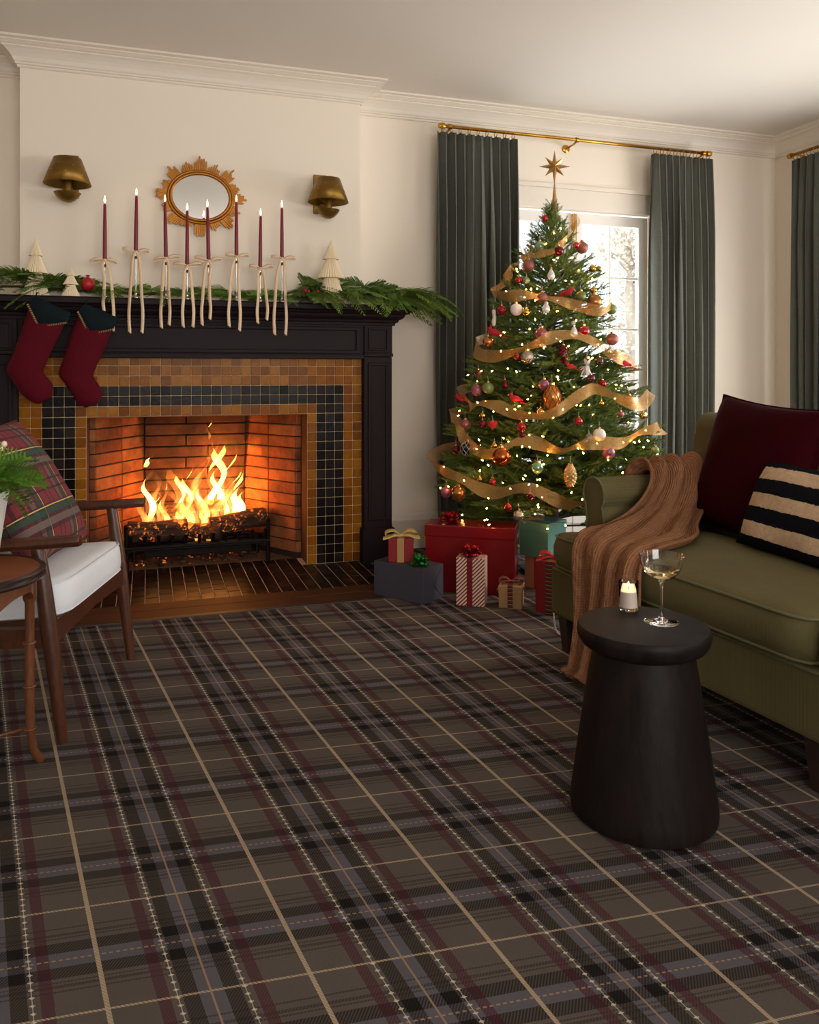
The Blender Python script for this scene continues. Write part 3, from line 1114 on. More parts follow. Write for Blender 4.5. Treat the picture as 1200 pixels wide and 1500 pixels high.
# ------------------------------------------------------------------ wall sconces
def sconce(x, z, label, yaw):
    root = thing('wall_sconce', label, 'sconce', (x, BY, z), 0, 'brass wall sconces')
    MB().box(-.036, .036, -.016, -.001, -.108, .112).build('backplate', M['old_brass'], root, bevel=0.003)
    MB().tube([(0, -.014, -.065), (0, -.075, -.065), (yaw, -.13, -.085)], .010, 10).build('arm', M['old_brass'], root, smooth=True)
    cy = -.130
    dn = -.027
    MB().lathe([(0, -.085), (.021, -.085), (.021, .045), (.017, .052), (0, .052)], 20, (yaw, cy, dn)).build('stem', M['old_brass'], root, smooth='auto')
    MB().lathe([(0, -.128), (.018, -.126), (.036, -.116), (.052, -.100), (.061, -.086), (.064, -.080), (.060, -.080), (.03, -.084), (0, -.085)], 28, (yaw, cy, dn)).build('dish', M['old_brass'], root, smooth='auto')
    sh_ = MB().lathe([(.112, -.038), (.064, .092)], 40, (yaw, cy, dn))
    so = sh_.build('shade', M['old_brass'], root, smooth=True)
    solidify(so, .0022)
    MB().lathe([(0, .088), (.063, .088), (.063, .091), (0, .091)], 32, (yaw, cy, dn)).build('shade_top', M['old_brass'], root, smooth='auto')
    hl = mat('pinhole_light', lin(226, 214, 190), 0.4) if 'pinhole' not in M else M['pinhole']
    M['pinhole'] = hl
    for k in range(7):
        a = -math.pi / 2 + (k - 3) * .42
        zz = -.01 + .075 * ((k * 3) % 7) / 7
        rr = .112 - .048 * (zz + .038) / .13 + .0012
        MB().lathe([(0, -.0022), (.0022, 0), (0, .0022)], 6, (yaw + rr * math.cos(a), cy + rr * math.sin(a), zz + dn)).build('pinhole', hl, root)
    # bulb socket inside
    MB().lathe([(0, .045), (.012, .046), (.012, .07), (0, .071)], 12, (yaw, cy, dn)).build('socket', M['old_brass_in'], root)
    return root


sconce(-0.372, 2.083, 'aged brass cone sconce on the chimney wall, above the stockings', -.008)
sconce(0.927, 2.083, 'aged brass cone sconce on the chimney wall, nearer the curtains', .022)

# ------------------------------------------------------------------ sunburst mirror
mir = thing('sunburst_mirror', 'oval mirror in a gilded sunburst frame above the mantel', 'mirror', (0.273, BY - .004, 2.022))
A0, B0 = 0.148, 0.119


def ell(a, b_, n, y):
    return [(a * math.cos(2 * math.pi * k / n), y, b_ * math.sin(2 * math.pi * k / n)) for k in range(n)]


gl = MB()
gl.add(ell(A0 + .004, B0 + .004, 64, -.022) + ell(A0 + .004, B0 + .004, 64, -.016), [tuple(range(64)), tuple(reversed(range(64, 128)))] + [(k, 64 + k, 64 + (k + 1) % 64, (k + 1) % 64) for k in range(64)])
mg = mat('mirror_silver', (0.94, 0.95, 0.92), 0.015, 1.0)
gl.build('mirror_glass', mg, mir)
MB().tube(ell(A0 + .007, B0 + .007, 72, -.024), .0085, 8, closed=True).build('inner_rim', M['gilt'], mir, smooth=True)
MB().tube(ell(A0 + .021, B0 + .021, 72, -.020), .008, 8, closed=True).build('outer_rim', M['gilt'], mir, smooth=True)
back = MB()
back.add(ell(A0 + .03, B0 + .03, 64, -.015) + ell(A0 + .03, B0 + .03, 64, -.001), [tuple(range(64)), tuple(reversed(range(64, 128)))] + [(k, 64 + k, 64 + (k + 1) % 64, (k + 1) % 64) for k in range(64)])
back.build('backing', M['gilt'], mir)
rm = random.Random(2)
for g in range(16):
    gc = 2 * math.pi * g / 16 + rm.uniform(-.03, .03)
    big = g % 2 == 0
    nn = 6
    for k in range(nn):
        a = gc + (k - (nn - 1) / 2) * .062
        prof_ = 1 - abs(k - (nn - 1) / 2) / (nn / 2)
        ln = (.040 if big else .022) + (.036 if big else .026) * rm.random() * (.4 + .6 * prof_) + .014 * prof_
        ex, ez = (A0 + .022) * math.cos(a), (B0 + .022) * math.sin(a)
        # rays point along the group's direction
        dr_ = Vector((math.cos(gc) * 1.0, 0, math.sin(gc) * 1.0)).normalized()
        dr_ = (dr_ * .7 + Vector((ex, 0, ez)).normalized() * .3).normalized()
        sd = Vector((-dr_.z, 0, dr_.x))
        p0 = Vector((ex, -.010 + rm.uniform(-.004, .002), ez))
        w = .0046
        q = MB()
        pts = []
        for (l_, ww) in ((-.012, w), (ln - .006, w * .95), (ln, w * .5)):
            for s2 in (-1, 1):
                for dy in (0, .011):
                    pts.append(p0 + dr_ * l_ + sd * ww * s2 + Vector((0, dy - .008, 0)))
        fs = []
        for i in range(2):
            o_ = i * 4
            fs += [(o_, o_ + 4, o_ + 6, o_ + 2), (o_ + 1, o_ + 3, o_ + 7, o_ + 5), (o_, o_ + 1, o_ + 5, o_ + 4), (o_ + 2, o_ + 6, o_ + 7, o_ + 3)]
        fs += [(0, 2, 3, 1), (8, 9, 11, 10)]
        q.add(pts, fs)
        q.build('ray', M['gilt'], mir)

# ------------------------------------------------------------------ taper candles in candlesticks with ribbon bows
M['silver'] = mat('silver', lin(190, 184, 176), 0.18, 1.0)
M['wine_wax'] = mat('wine_wax', lin(118, 18, 34), 0.4)
M['wick'] = mat('wick', lin(30, 22, 18), 0.9)
M['cflame'] = mat_emit('candle_flame', (1.0, 0.70, 0.34), 9.0)
M['satin'] = mat('champagne_satin', lin(224, 194, 160), 0.42, sheen=0.1, vary=0.06, vscale=30)

CANDLES = [  # x, top of wax, bottom of wax, tail ends (x, z) left and right
    (-0.203, 1.925, 1.647, (-0.204, 1.382), (-0.163, 1.282), 'leftmost of the row, just right of the stockings'),
    (-0.056, 1.975, 1.695, (-0.084, 1.273), (-0.026, 1.274), 'second from left in the row, the tallest left of the mirror'),
    (0.090, 1.951, 1.669, (0.068, 1.299), (0.104, 1.314), "third from left, before the mirror's left rays"),
    (0.195, 1.915, 1.635, (0.174, 1.305), (0.221, 1.306), "fourth from left, before the mirror's lower left"),
    (0.303, 1.939, 1.665, (0.268, 1.317), (0.305, 1.349), "fifth from left, before the mirror glass's middle"),
    (0.446, 1.975, 1.693, (0.404, 1.312), (0.456, 1.292), "third from right, before the mirror's right rays"),
    (0.570, 1.912, 1.637, (0.551, 1.333), (0.597, 1.351), 'second from right in the row, the shortest one'),
    (0.686, 1.962, 1.694, (0.639, 1.274), (0.697, 1.274), 'rightmost of the row, left of the right sconce'),
]
CY = 4.247
rc = random.Random(5)
for i, (x, zt, zb, t1, t2, where) in enumerate(CANDLES):
    cs = thing('candlestick', 'thin silver candlestick, ' + where, 'candlestick', (x, CY, SHELF), 0, 'silver candlesticks on the mantel')
    h = zb - SHELF
    MB().lathe([(0, 0), (.016, 0), (.0165, .004), (.010, .010), (.007, .018), (.009, .026), (.0045, .034), (.0028, .044), (0, .044)], 16).build('base', M['silver'], cs, smooth='auto')
    MB().lathe([(.0028, .043), (.0026, h - .045), (.004, h - .038)], 10).build('stem', M['silver'], cs, smooth=True)
    MB().lathe([(0, h - .040), (.005, h - .039), (.011, h - .030), (.0125, h - .022), (.011, h - .014), (.013, h - .008), (.0145, h - .003), (.0145, h), (.011, h), (.011, h - .003), (0, h - .004)], 16).build('cup', M['silver'], cs, smooth='auto')
    tc = thing('taper_candle', 'lit wine-red taper candle, ' + where, 'candle', (x, CY, zb - .003), 0, 'wine-red taper candles on the mantel')
    L = zt - zb + .003
    MB().lathe([(0, 0), (.0105, 0), (.0105, .01), (.0095, L * .5), (.0068, L - .006), (.005, L - .001), (0, L)], 14).build('wax', M['wine_wax'], tc, smooth=True, rot=(0, (0.0, .012, -.016, .004, -.02, .0, .01, .0)[i], 0))
    dx = math.sin((0.0, .012, -.016, .004, -.02, .0, .01, .0)[i]) * L
    MB().tube([(dx, 0, L - .002), (dx + .0006, 0, L + .007)], .0009, 5).build('wick', M['wick'], tc)
    fl = MB().lathe([(0, 0), (.0028, .004), (.0044, .010), (.0042, .017), (.0026, .026), (.001, .034), (0, .038)], 10, (dx, 0, L + .003))
    fl.build('flame', M['cflame'], tc, smooth=True)
    # ribbon bow tied round the cup
    rb = thing('ribbon_bow', 'champagne satin ribbon bow, ' + where, 'ribbon bow', (x, CY - .013, zb - .006), 0, 'satin bows on the candlesticks')
    up = rc.uniform(-.3, .3)
    for sgn in (-1, 1):
        tilt = rc.uniform(.05, .28) * (1 if rc.random() < .75 else -1)
        W = .060 + rc.uniform(-.006, .006)
        lp = catmull([(0, -.002, 0), (sgn * W * .5, -.010, .011 + tilt * .02), (sgn * W, -.006, .004 + tilt * .045), (sgn * W * 1.02, .008, -.001 + tilt * .045), (sgn * W * .5, .004, -.004 + tilt * .01), (0, 0, -.001)], 6)
        s_ = strip(lp, [.005 + .013 * math.sin(math.pi * k / (len(lp) - 1)) for k in range(len(lp))], Vector((0, .55, .85)))
        solidify(s_.build('loop', M['satin'], rb, smooth=True), .0008)
    MB().lathe([(0, -.006), (.005, -.004), (.0062, 0), (.005, .004), (0, .006)], 10, (0, -.003, 0)).build('knot', M['satin'], rb, smooth=True)
    for sgn, te in ((-1, t1), (1, t2)):
        ex, ez = te[0] - x, te[1] - (zb - .006)
        fy = 4.196 - (CY - .013)     # in front of the shelf edge
        zs_ = SHELF + .01 - (zb - .006)
        pts = catmull([(0, -.004, 0), (sgn * .010 + ex * .15, -.010, -.03), (ex * .75, fy * .6, zs_ * .5), (ex * .95, fy - .006, zs_), (ex + sgn * .004, fy - .006, (zs_ + ez) / 2), (ex, fy - .004, ez)], 7)
        nP = len(pts)
        tw0 = rc.uniform(-.5, .5)
        wd = [Vector((math.cos(tw0 * math.sin(3 * k / nP)), math.sin(tw0 * math.sin(3 * k / nP)) * .8, 0)) for k in range(nP)]
        wdt = [.006 + .0095 * min(1, k / 6) for k in range(nP)]
        s_ = strip(pts, wdt, wd)
        # swallow-cut end: lower one corner
        a_ = s_.v[-3]
        s_.v[-3] = (a_[0], a_[1], a_[2] + .016)
        solidify(s_.build('tail', M['satin'], rb, smooth=True), .0008)

# ------------------------------------------------------------------ honeycomb paper trees
def mat_paper():
    m, t, b = new_mat('cream_honeycomb_paper')
    b.inputs['Base Color'].default_value = (*lin(240, 222, 192), 1)
    b.inputs['Roughness'].default_value = 0.8
    b.inputs['Subsurface Weight'].default_value = 0.0
    return m


M['paper'] = mat_paper()


def paper_tree(x, y, z, h, tiers, label):
    root = thing('paper_tree', label, 'paper tree', (x, y, z), random.random(), 'honeycomb paper trees on the mantel')
    n = 60
    for (z0, z1, r0, r1) in tiers:
        m = MB()
        rows = []
        K = 7
        for i in range(K + 1):
            f = i / K
            rr = r0 + (r1 - r0) * f
            # slightly concave flank
            rr -= .06 * (r0 - r1) * math.sin(math.pi * f)
            row = []
            for k in range(n):
                a = 2 * math.pi * k / n
                q = rr * (1.0 if k % 2 else .87)
                row.append((q * math.cos(a), q * math.sin(a), (z0 + (z1 - z0) * f) * h))
            rows.append(row)
        m.grid(rows, True)
        m.f.append(tuple(reversed(range(n))))
        m.f.append(tuple(K * n + k for k in range(n)))
        m.build('tier', M['paper'], root)
    return root


T3 = lambda r: [(0, .44, r, r * .36), (.40, .74, r * .83, r * .26), (.70, 1.0, r * .50, r * .03)]
paper_tree(-0.524, 4.290, SHELF, .285, T3(.068), 'large cream honeycomb paper tree at the left end of the mantel')
paper_tree(-0.362, 4.262, SHELF, .148, [(0, .44, .046, .018), (.40, .74, .037, .012), (.70, 1, .023, .002)], 'smallest cream honeycomb paper tree, above the stockings')
paper_tree(0.960, 4.270, SHELF, .350, T3(.095), 'largest cream honeycomb paper tree at the right end of the mantel')

# red fruit and berries in the garland
M['red_berry'] = mat('red_fruit', lin(176, 22, 36), 0.4, vary=0.2, vscale=30, bump=0.3, bscale=60)


def pomegranate(x, y, z, r, label):
    root = thing('red_fruit', label, 'decor fruit', (x, y, z), 0)
    MB().lathe([(0, -r), (r * .5, -r * .87), (r * .87, -r * .5), (r, 0), (r * .9, r * .45), (r * .55, r * .85), (r * .22, r * 1.0), (r * .2, r * 1.12), (r * .34, r * 1.34), (r * .2, r * 1.22), (0, r * 1.1)], 20).build('fruit', M['red_berry'], root, smooth=True)
    MB().tube([(0, 0, r * 1.05), (.002, 0, r * 1.4)], .0016, 5).build('stem', M['wick'], root)


pomegranate(-0.285, 4.295, SHELF + .068, .034, 'round red pomegranate in the garland beside the small paper tree')


def berry_cluster(x, y, z, seed, label):
    r_ = random.Random(seed)
    root = thing('berry_cluster', label, 'berries', (x, y, z), 0)
    for k in range(9):
        p = (r_.uniform(-.022, .022), r_.uniform(-.012, .012), r_.uniform(-.012, .012))
        rr = r_.uniform(.007, .011)
        MB().lathe([(0, -rr), (rr * .7, -rr * .7), (rr, 0), (rr * .7, rr * .7), (0, rr)], 8, p).build('berry', M['red_berry'], root, smooth=True)


berry_cluster(0.812, 4.205, SHELF + .052, 3, 'red berry cluster in the garland left of the largest paper tree')
berry_cluster(0.888, 4.190, SHELF + .048, 4, 'red berry cluster in the garland at the foot of the largest paper tree')

# ------------------------------------------------------------------ cedar garland
def mat_leafy(name, c1, c2, rough=0.6):
    m, t, b = new_mat(name)
    oi = t.n('ShaderNodeObjectInfo')
    nz = t.noise(t.coord('Object'), 22, 2)
    f = t.math('MULTIPLY_ADD', oi.outputs['Random'], 0.55, t.math('MULTIPLY', nz, 0.45))
    t.link(t.mix(f, c1, c2), b.inputs['Base Color'])
    b.inputs['Roughness'].default_value = rough
    b.inputs['Specular IOR Level'].default_value = 0.3
    return m


M['cedar'] = mat_leafy('cedar_green', lin(56, 92, 26), lin(150, 180, 80))
M['twig'] = mat('twig_brown', lin(74, 52, 34), 0.9, vary=0.2)


def cedar_frond(L, seed, droop):
    """flat cedar spray: stem along +x, branchlets both sides, each with short scale-leaf twiglets"""
    r_ = random.Random(seed)
    m = MB()

    def leaf(p, d, n, ln, w):
        side = d.cross(n).normalized() * w
        q = p + d * ln
        side = side * 1.1
        m.add([p - side * .7, p + side * .7, p + d * ln * .6 + side, q, p + d * ln * .6 - side], [(0, 1, 2, 3, 4)])
    n_up = Vector((0, 0, 1))
    N = 15
    for i in range(N):
        f = i / (N - 1)
        px_ = f * L
        pz = -droop * L * f * f
        d0 = Vector((1, 0, -2 * droop * f)).normalized()
        p = Vector((px_, 0, pz))
        leaf(p, d0, n_up, L / N * 1.5, .0022)
        if i == 0:
            continue
        bl = L * .46 * (1 - f) ** .7 * (.55 + .45 * min(1, f * 4)) + .012
        for sg in (-1, 1):
            dd = (d0 * .78 + Vector((0, sg * .62, r_.uniform(-.18, .12)))).normalized()
            k2 = max(3, int(bl / .0100))
            pp = p.copy()
            for k in range(k2):
                g = k / k2
                dd2 = (dd + Vector((.15 * g, 0, -.35 * g * droop))).normalized()
                step = bl / k2
                leaf(pp, dd2, n_up, step * 1.6, .0021)
                tl = .0125 * (1 - g * .55)
                for s2 in (-1, 1):
                    d3 = (dd2 * .75 + Vector((-.5 * dd2.y * s2, .5 * dd2.x * s2 , r_.uniform(-.2, .2)))).normalized()
                    leaf(pp, d3, n_up, tl, .0018)
                pp = pp + dd2 * step
    return m.mesh('sprig', M['cedar'], recalc=False)


fronds = [cedar_frond(.16, 1, .25), cedar_frond(.20, 2, .40), cedar_frond(.24, 3, .55), cedar_frond(.13, 4, .15)]
gar = thing('cedar_garland', 'green cedar garland lying along the mantel shelf and trailing off its right end', 'garland', (0.28, 4.36, SHELF))
spine = catmull([(-1.20, .0, .03), (-.9, -.02, .05), (-.6, -.01, .04), (-.2, .0, .035), (.2, .0, .035), (.6, -.01, .045), (.9, -.05, .06), (1.10, -.08, .05), (1.24, -.10, .0)], 6)
MB().tube(spine, .006, 6).build('stem', M['twig'], gar)
rg = random.Random(21)
cnt = 0


def sprig(x, y, z, yaw, pitch, roll, sc, k):
    o = link('sprig', fronds[k], gar, (x, y, z), (0, 0, 0), sc)
    o.rotation_euler = (Matrix.Rotation(yaw, 3, 'Z') @ Matrix.Rotation(-pitch, 3, 'Y') @ Matrix.Rotation(roll, 3, 'X')).to_euler()
    return o


for i in range(178):
    x = rg.uniform(-1.12, 1.06)
    near_tree = any(abs(x - q) < .085 for q in (-.804, -.642, .68))
    # leave the front of the middle clearer, behind the candles
    mid = -.52 < x < .46
    z = .028 + rg.uniform(0, .045) + (.035 if x > .5 or x < -.6 else 0)
    y = rg.uniform(-.035, .03)
    if mid:
        yaw = rg.choice([rg.uniform(-.5, .5), math.pi + rg.uniform(-.5, .5)])
        sprig(x, y - .03, z * .8, yaw, rg.uniform(.02, .28), rg.uniform(-.9, .9), rg.uniform(.5, .8), rg.choice((0, 3, 3)))
    else:
        yaw = rg.choice([rg.uniform(-1.5, .4), math.pi + rg.uniform(-.4, 1.5)]) if rg.random() < .8 else rg.uniform(-2.8, -.3)
        if near_tree:
            yaw = rg.choice([rg.uniform(-.3, .1), math.pi + rg.uniform(-.1, .3)])
            y = .04
        sprig(x, y - .03, z, yaw, rg.uniform(-.05, .50), rg.uniform(-.7, .7), rg.uniform(.7, 1.1), rg.choice((0, 0, 1, 3)))
# larger fronds spilling forward and over the right end
for i in range(34):
    x = rg.uniform(.52, 1.10)
    yaw = rg.uniform(-1.6, -.25)
    sprig(x, rg.uniform(-.14, -.05), .045 + rg.uniform(0, .03), yaw, rg.uniform(-.15, .22), rg.uniform(-.4, .4), rg.uniform(.75, 1.1), rg.choice((0, 1, 1)))
for i in range(24):
    x = rg.uniform(.95, 1.16)
    sprig(x, rg.uniform(-.16, .02), .05 + rg.uniform(0, .05), rg.uniform(-.55, .25), rg.uniform(-.1, .25), rg.uniform(-.5, .5), rg.uniform(.9, 1.35), rg.choice((1, 2, 2)))
for i in range(20):
    x = rg.choice((rg.uniform(-1.12, -.95), rg.uniform(-1.12, -.95), rg.uniform(-.73, -.66)))
    sprig(x, rg.uniform(-.14, -.04), .04 + rg.uniform(0, .05), math.pi + rg.uniform(-.3, 1.4), rg.uniform(-.15, .35), rg.uniform(-.5, .5), rg.uniform(.8, 1.2), rg.choice((0, 1)))
for i in range(26):
    x = rg.uniform(.50, 1.12)
    sprig(x, rg.uniform(-.15, -.11), .05 + rg.uniform(0, .045), rg.uniform(-2.0, -.4), rg.uniform(-.45, .05), rg.uniform(-.5, .5), rg.uniform(.55, .9), rg.choice((0, 1, 1)))
for i in range(8):
    sprig(rg.uniform(-1.10, -.92), rg.uniform(-.02, .0), .05, math.pi + rg.uniform(-.5, .3), rg.uniform(.4, .75), rg.uniform(-.5, .5), rg.uniform(.8, 1.1), rg.choice((0, 1)))
for (x, yw, sc) in ((.73, -1.35, 1.0), (.80, -1.2, .9), (.69, -1.7, .8), (-.205, -1.57, .75), (.42, -1.3, .55), (.46, -1.9, .5), (-.50, -1.4, .6), (-.42, -1.8, .6)):
    sprig(x, -.145, .030, yw, .12, 0, sc, 2)

# ------------------------------------------------------------------ stockings
M['velvet_red'] = mat('wine_velvet', lin(82, 6, 22), 0.85, sheen=0.15, spec=0.15, vary=0.2, vscale=7, bump=0.25, bscale=16, bdist=0.02)
M['velvet_green'] = mat('dark_green_velvet', lin(11, 24, 28), 0.8, sheen=0.05, spec=0.15, vary=0.15)
M['rope_a'] = mat('gold_cord', lin(190, 150, 84), 0.55)
M['rope_b'] = mat('dark_cord', lin(60, 34, 30), 0.6)


def resample(pts, n):
    P = catmull(pts, 10)
    d = [0]
    for a, b_ in zip(P[:-1], P[1:]):
        d.append(d[-1] + (b_ - a).length)
    out = []
    for k in range(n):
        t_ = d[-1] * k / (n - 1)
        j = max(i for i in range(len(d)) if d[i] <= t_ + 1e-9)
        if j >= len(P) - 1:
            out.append(P[-1].copy())
        else:
            out.append(P[j].lerp(P[j + 1], (t_ - d[j]) / max(1e-9, d[j + 1] - d[j])))
    return out


def stocking(L, R, cuff, y, label, seed):
    root = thing('stocking', label, 'stocking', (0, y, 0), 0, 'stockings hung on the mantel')
    n = 30
    l2 = resample([(a, 0, b_) for a, b_ in L], n)
    r2 = resample([(a, 0, b_) for a, b_ in R], n)
    m = MB()
    rows = []
    for i in range(n):
        c = (l2[i] + r2[i]) / 2
        hw = (r2[i] - l2[i]) / 2
        th = min(.036, hw.length * .55) * (.55 + .45 * min(1, i / 7)) + .004
        row = []
        for k in range(20):
            a = 2 * math.pi * k / 20
            e = abs(math.sin(a)) ** .8 * (1 if math.sin(a) >= 0 else -1)
            p = c + hw * math.cos(a)
            p.y = -th * e + .004 * mnoise.noise(Vector((p.x * 22 + seed, p.z * 22, e)))
            row.append(p)
        rows.append(row)
    m.grid(rows, True)
    m.f.append(tuple(reversed(range(20))))
    m.f.append(tuple((n - 1) * 20 + k for k in range(20)))
    m.build('body', M['velvet_red'], root, smooth=True)
    # pointed cuff: a flap in front, wrapped round
    cf = [Vector((a, 0, b_)) for a, b_ in cuff]
    ctr = sum(cf, Vector()) / len(cf)
    ol = []
    for i in range(len(cf)):
        a, b_ = cf[i], cf[(i + 1) % len(cf)]
        for k in range(6):
            ol.append(a.lerp(b_, k / 6))
    q = MB()
    nn = len(ol)
    rows = []
    for f, dy in ((1.0, .012), (1.02, -.018), (1.0, -.028), (.8, -.036), (.5, -.042)):
        rows.append([ctr + (p - ctr) * f + Vector((0, dy, 0)) for p in ol])
    q.grid(rows, True)
    q.f.append(tuple((len(rows) - 1) * nn + k for k in range(nn)))
    q.f.append(tuple(reversed(range(nn))))
    cu = q.build('cuff', M['velvet_green'], root, smooth='auto')
    # striped cord along the lower edges
    edge = [cf[0], cf[1], cf[2]]
    pts = []
    for a, b_ in zip(edge[:-1], edge[1:]):
        nseg = max(2, int((b_ - a).length / .005))
        for k in range(nseg):
            pts.append(a.lerp(b_, k / nseg) + Vector((0, -.030, -.002)))
    pts.append(edge[-1] + Vector((0, -.030, -.002)))
    for par, mm in ((0, 'rope_a'), (1, 'rope_b')):
        rp = MB()
        for k in range(len(pts) - 1):
            if k % 2 == par:
                d_ = (pts[k + 1] - pts[k])
                rp.tube([pts[k] - d_ * .25 + Vector((0, 0, -.001)), pts[k + 1] + d_ * .25], .0046, 6)
        tag(rp.build('cord', M[mm], cu), kind='stuff')
    MB().tube([cf[4] + Vector((0, .0, -.004)), cf[4] + Vector((.004, .02, .022)), cf[4] + Vector((.006, .045, .024))], .003, 6).build('hanging_loop', M['velvet_green'], root)
    return root


L1 = [(-0.534, 1.404), (-0.567, 1.284), (-0.608, 1.165), (-0.634, 1.092), (-0.608, 1.037), (-0.567, 0.973), (-0.525, 0.936), (-0.492, 0.927)]
R1 = [(-0.366, 1.367), (-0.39, 1.287), (-0.433, 1.194), (-0.462, 1.12), (-0.474, 1.078), (-0.450, 1.046), (-0.431, 1.009), (-0.440, 0.958)]
L2 = [(-0.313, 1.373), (-0.347, 1.279), (-0.382, 1.157), (-0.407, 1.074), (-0.382, 1.027), (-0.347, 0.971), (-0.321, 0.924), (-0.285, 0.906)]
R2 = [(-0.150, 1.348), (-0.173, 1.263), (-0.208, 1.177), (-0.239, 1.102), (-0.250, 1.058), (-0.226, 1.017), (-0.210, 0.97), (-0.226, 0.929)]
stocking(L1, R1, [(-0.540, 1.404), (-0.492, 1.299), (-0.367, 1.32), (-0.352, 1.367), (-0.509, 1.440)], 4.158, 'wine velvet stocking with dark green cuff, the outer one at the mantel leg', 1)
stocking(L2, R2, [(-0.319, 1.373), (-0.269, 1.266), (-0.159, 1.291), (-0.140, 1.348), (-0.287, 1.410)], 4.158, 'wine velvet stocking with dark green cuff, the one nearer the fire', 2)

# ------------------------------------------------------------------ curtains and rods
def curtain(name, p0, p1, ztop, zbot, npl, amp, label, seed, nring, group):
    """pleated panel hanging from p0 to p1 (plan)"""
    r_ = random.Random(seed)
    p0, p1 = Vector(p0), Vector(p1)
    d = p1 - p0
    L = d.length
    t_ = d / L
    nrm = Vector((-t_.y, t_.x))
    root = thing(name, label, 'curtain', (p0.x, p0.y, 0), math.atan2(d.y, d.x), group)
    m = MB()
    NU = npl * 14
    phs = [r_.uniform(-.35, .35) for _ in range(npl + 2)]
    ams = [r_.uniform(.7, 1.2) for _ in range(npl + 2)]
    rows = []
    NZ = 26
    for j in range(NZ + 1):
        f = j / NZ
        z = ztop + (zbot - ztop) * f
        row = []
        for i in range(NU + 1):
            s_ = i / NU
            k = s_ * npl
            kk = int(min(k, npl - 1))
            fr_ = k - kk
            a_ = (ams[kk] * (1 - fr_) + ams[kk + 1] * fr_)
            ph = (phs[kk] * (1 - fr_) + phs[kk + 1] * fr_) * min(1, f * 2.2)
            w = math.sin(2 * math.pi * (k + ph))
            w = math.copysign(abs(w) ** .75, w)
            am = amp * a_ * (.55 + .45 * min(1, f * 5)) * (1 + .25 * math.sin(3 * f + kk))
            xx = s_ * L + .010 * math.sin(2 * math.pi * k * 2) * (1 - .5 * f) + .012 * math.sin(f * 4 + seed) * f
            top = .012 * abs(w) if j == 0 else 0
            row.append((xx, am * w + .012 * f * math.sin(5 * s_ + seed), z - top))
        rows.append(row)
    m.grid(rows)
    o = m.build('panel', M['curtain'], root, smooth=True)
    solidify(o, .003)
    for k in range(nring):
        x = L * (k + .5) / nring
        MB().tube([(x, .019 * math.cos(2 * math.pi * q / 14), ztop + .014 + .019 * math.sin(2 * math.pi * q / 14)) for q in range(14)], .0028, 6, closed=True).build('ring', M['brass'], root, smooth=True)
    return root


RODY, RODZ = 4.455, 2.562
rod = thing('curtain_rod', 'long polished brass rod above the garden door', 'curtain rod', (0, RODY, RODZ))
MB().tube([(1.70, 0, 0), (3.60, 0, 0)], .0105, 12).build('pole', M['brass'], rod, smooth=True)
for xx, sg in ((1.70, -1), (3.60, 1)):
    f_ = MB().lathe([(0, 0), (.017, 0), (.020, .006), (.020, .020), (.014, .026), (.017, .034), (.010, .040), (0, .041)], 16)
    f_.build('finial', M['brass'], rod, (xx, 0, 0), (0, math.radians(90) * sg, 0), smooth='auto')
for xx in (1.735, 2.605, 3.575):
    MB().tube([(xx, 0, -.006), (xx, .04, -.016), (xx, .126, -.020)], .007, 8).build('bracket', M['brass'], rod, smooth=True)
    MB().lathe([(0, 0), (.027, 0), (.027, .005), (.020, .010), (0, .012)], 20).build('wall_plate', M['brass'], rod, (xx, YB - RODY - .001, -.020), (math.radians(90), 0, 0), smooth='auto')
    MB().lathe([(.016, -.010), (.016, .010)], 14).build('collar', M['brass'], rod, (xx, 0, 0), (0, math.radians(90), 0))
curtain('curtain', (1.655, RODY), (2.185, RODY), RODZ - .032, 0.012, 9, .040, 'grey-green linen curtain at the left of the garden door, beside the mantel', 3, 9, 'linen curtains')
curtain('curtain', (3.165, RODY), (3.640, RODY), RODZ - .032, 0.012, 9, .040, 'grey-green linen curtain at the right of the garden door, behind the sofa arm', 6, 9, 'linen curtains')
rod2 = thing('curtain_rod', 'brass rod on the right wall near the room corner', 'curtain rod', (4.20, 0, RODZ + .004))
MB().tube([(0, 4.32, 0), (0, 1.2, 0)], .0105, 12).build('pole', M['brass'], rod2, smooth=True)
MB().lathe([(0, 0), (.017, 0), (.020, .006), (.020, .020), (.014, .026), (.017, .034), (.010, .040), (0, .041)], 16).build('finial', M['brass'], rod2, (0, 4.32, 0), (math.radians(-90), 0, 0), smooth='auto')
for yy in (4.27, 2.75, 1.25):
    MB().tube([(0, yy, -.006), (.04, yy, -.016), (.10, yy, -.020)], .007, 8).build('bracket', M['brass'], rod2, smooth=True)
    MB().lathe([(0, 0), (.027, 0), (.027, .005), (.020, .010), (0, .012)], 20).build('wall_plate', M['brass'], rod2, (XR - 4.20 - .001, yy, -.020), (0, math.radians(-90), 0), smooth='auto')
curtain('curtain', (4.20, 4.325), (4.20, 3.80), RODZ - .028, 0.012, 9, .038, 'grey-green linen curtain on the right wall near the room corner', 9, 9, 'linen curtains')

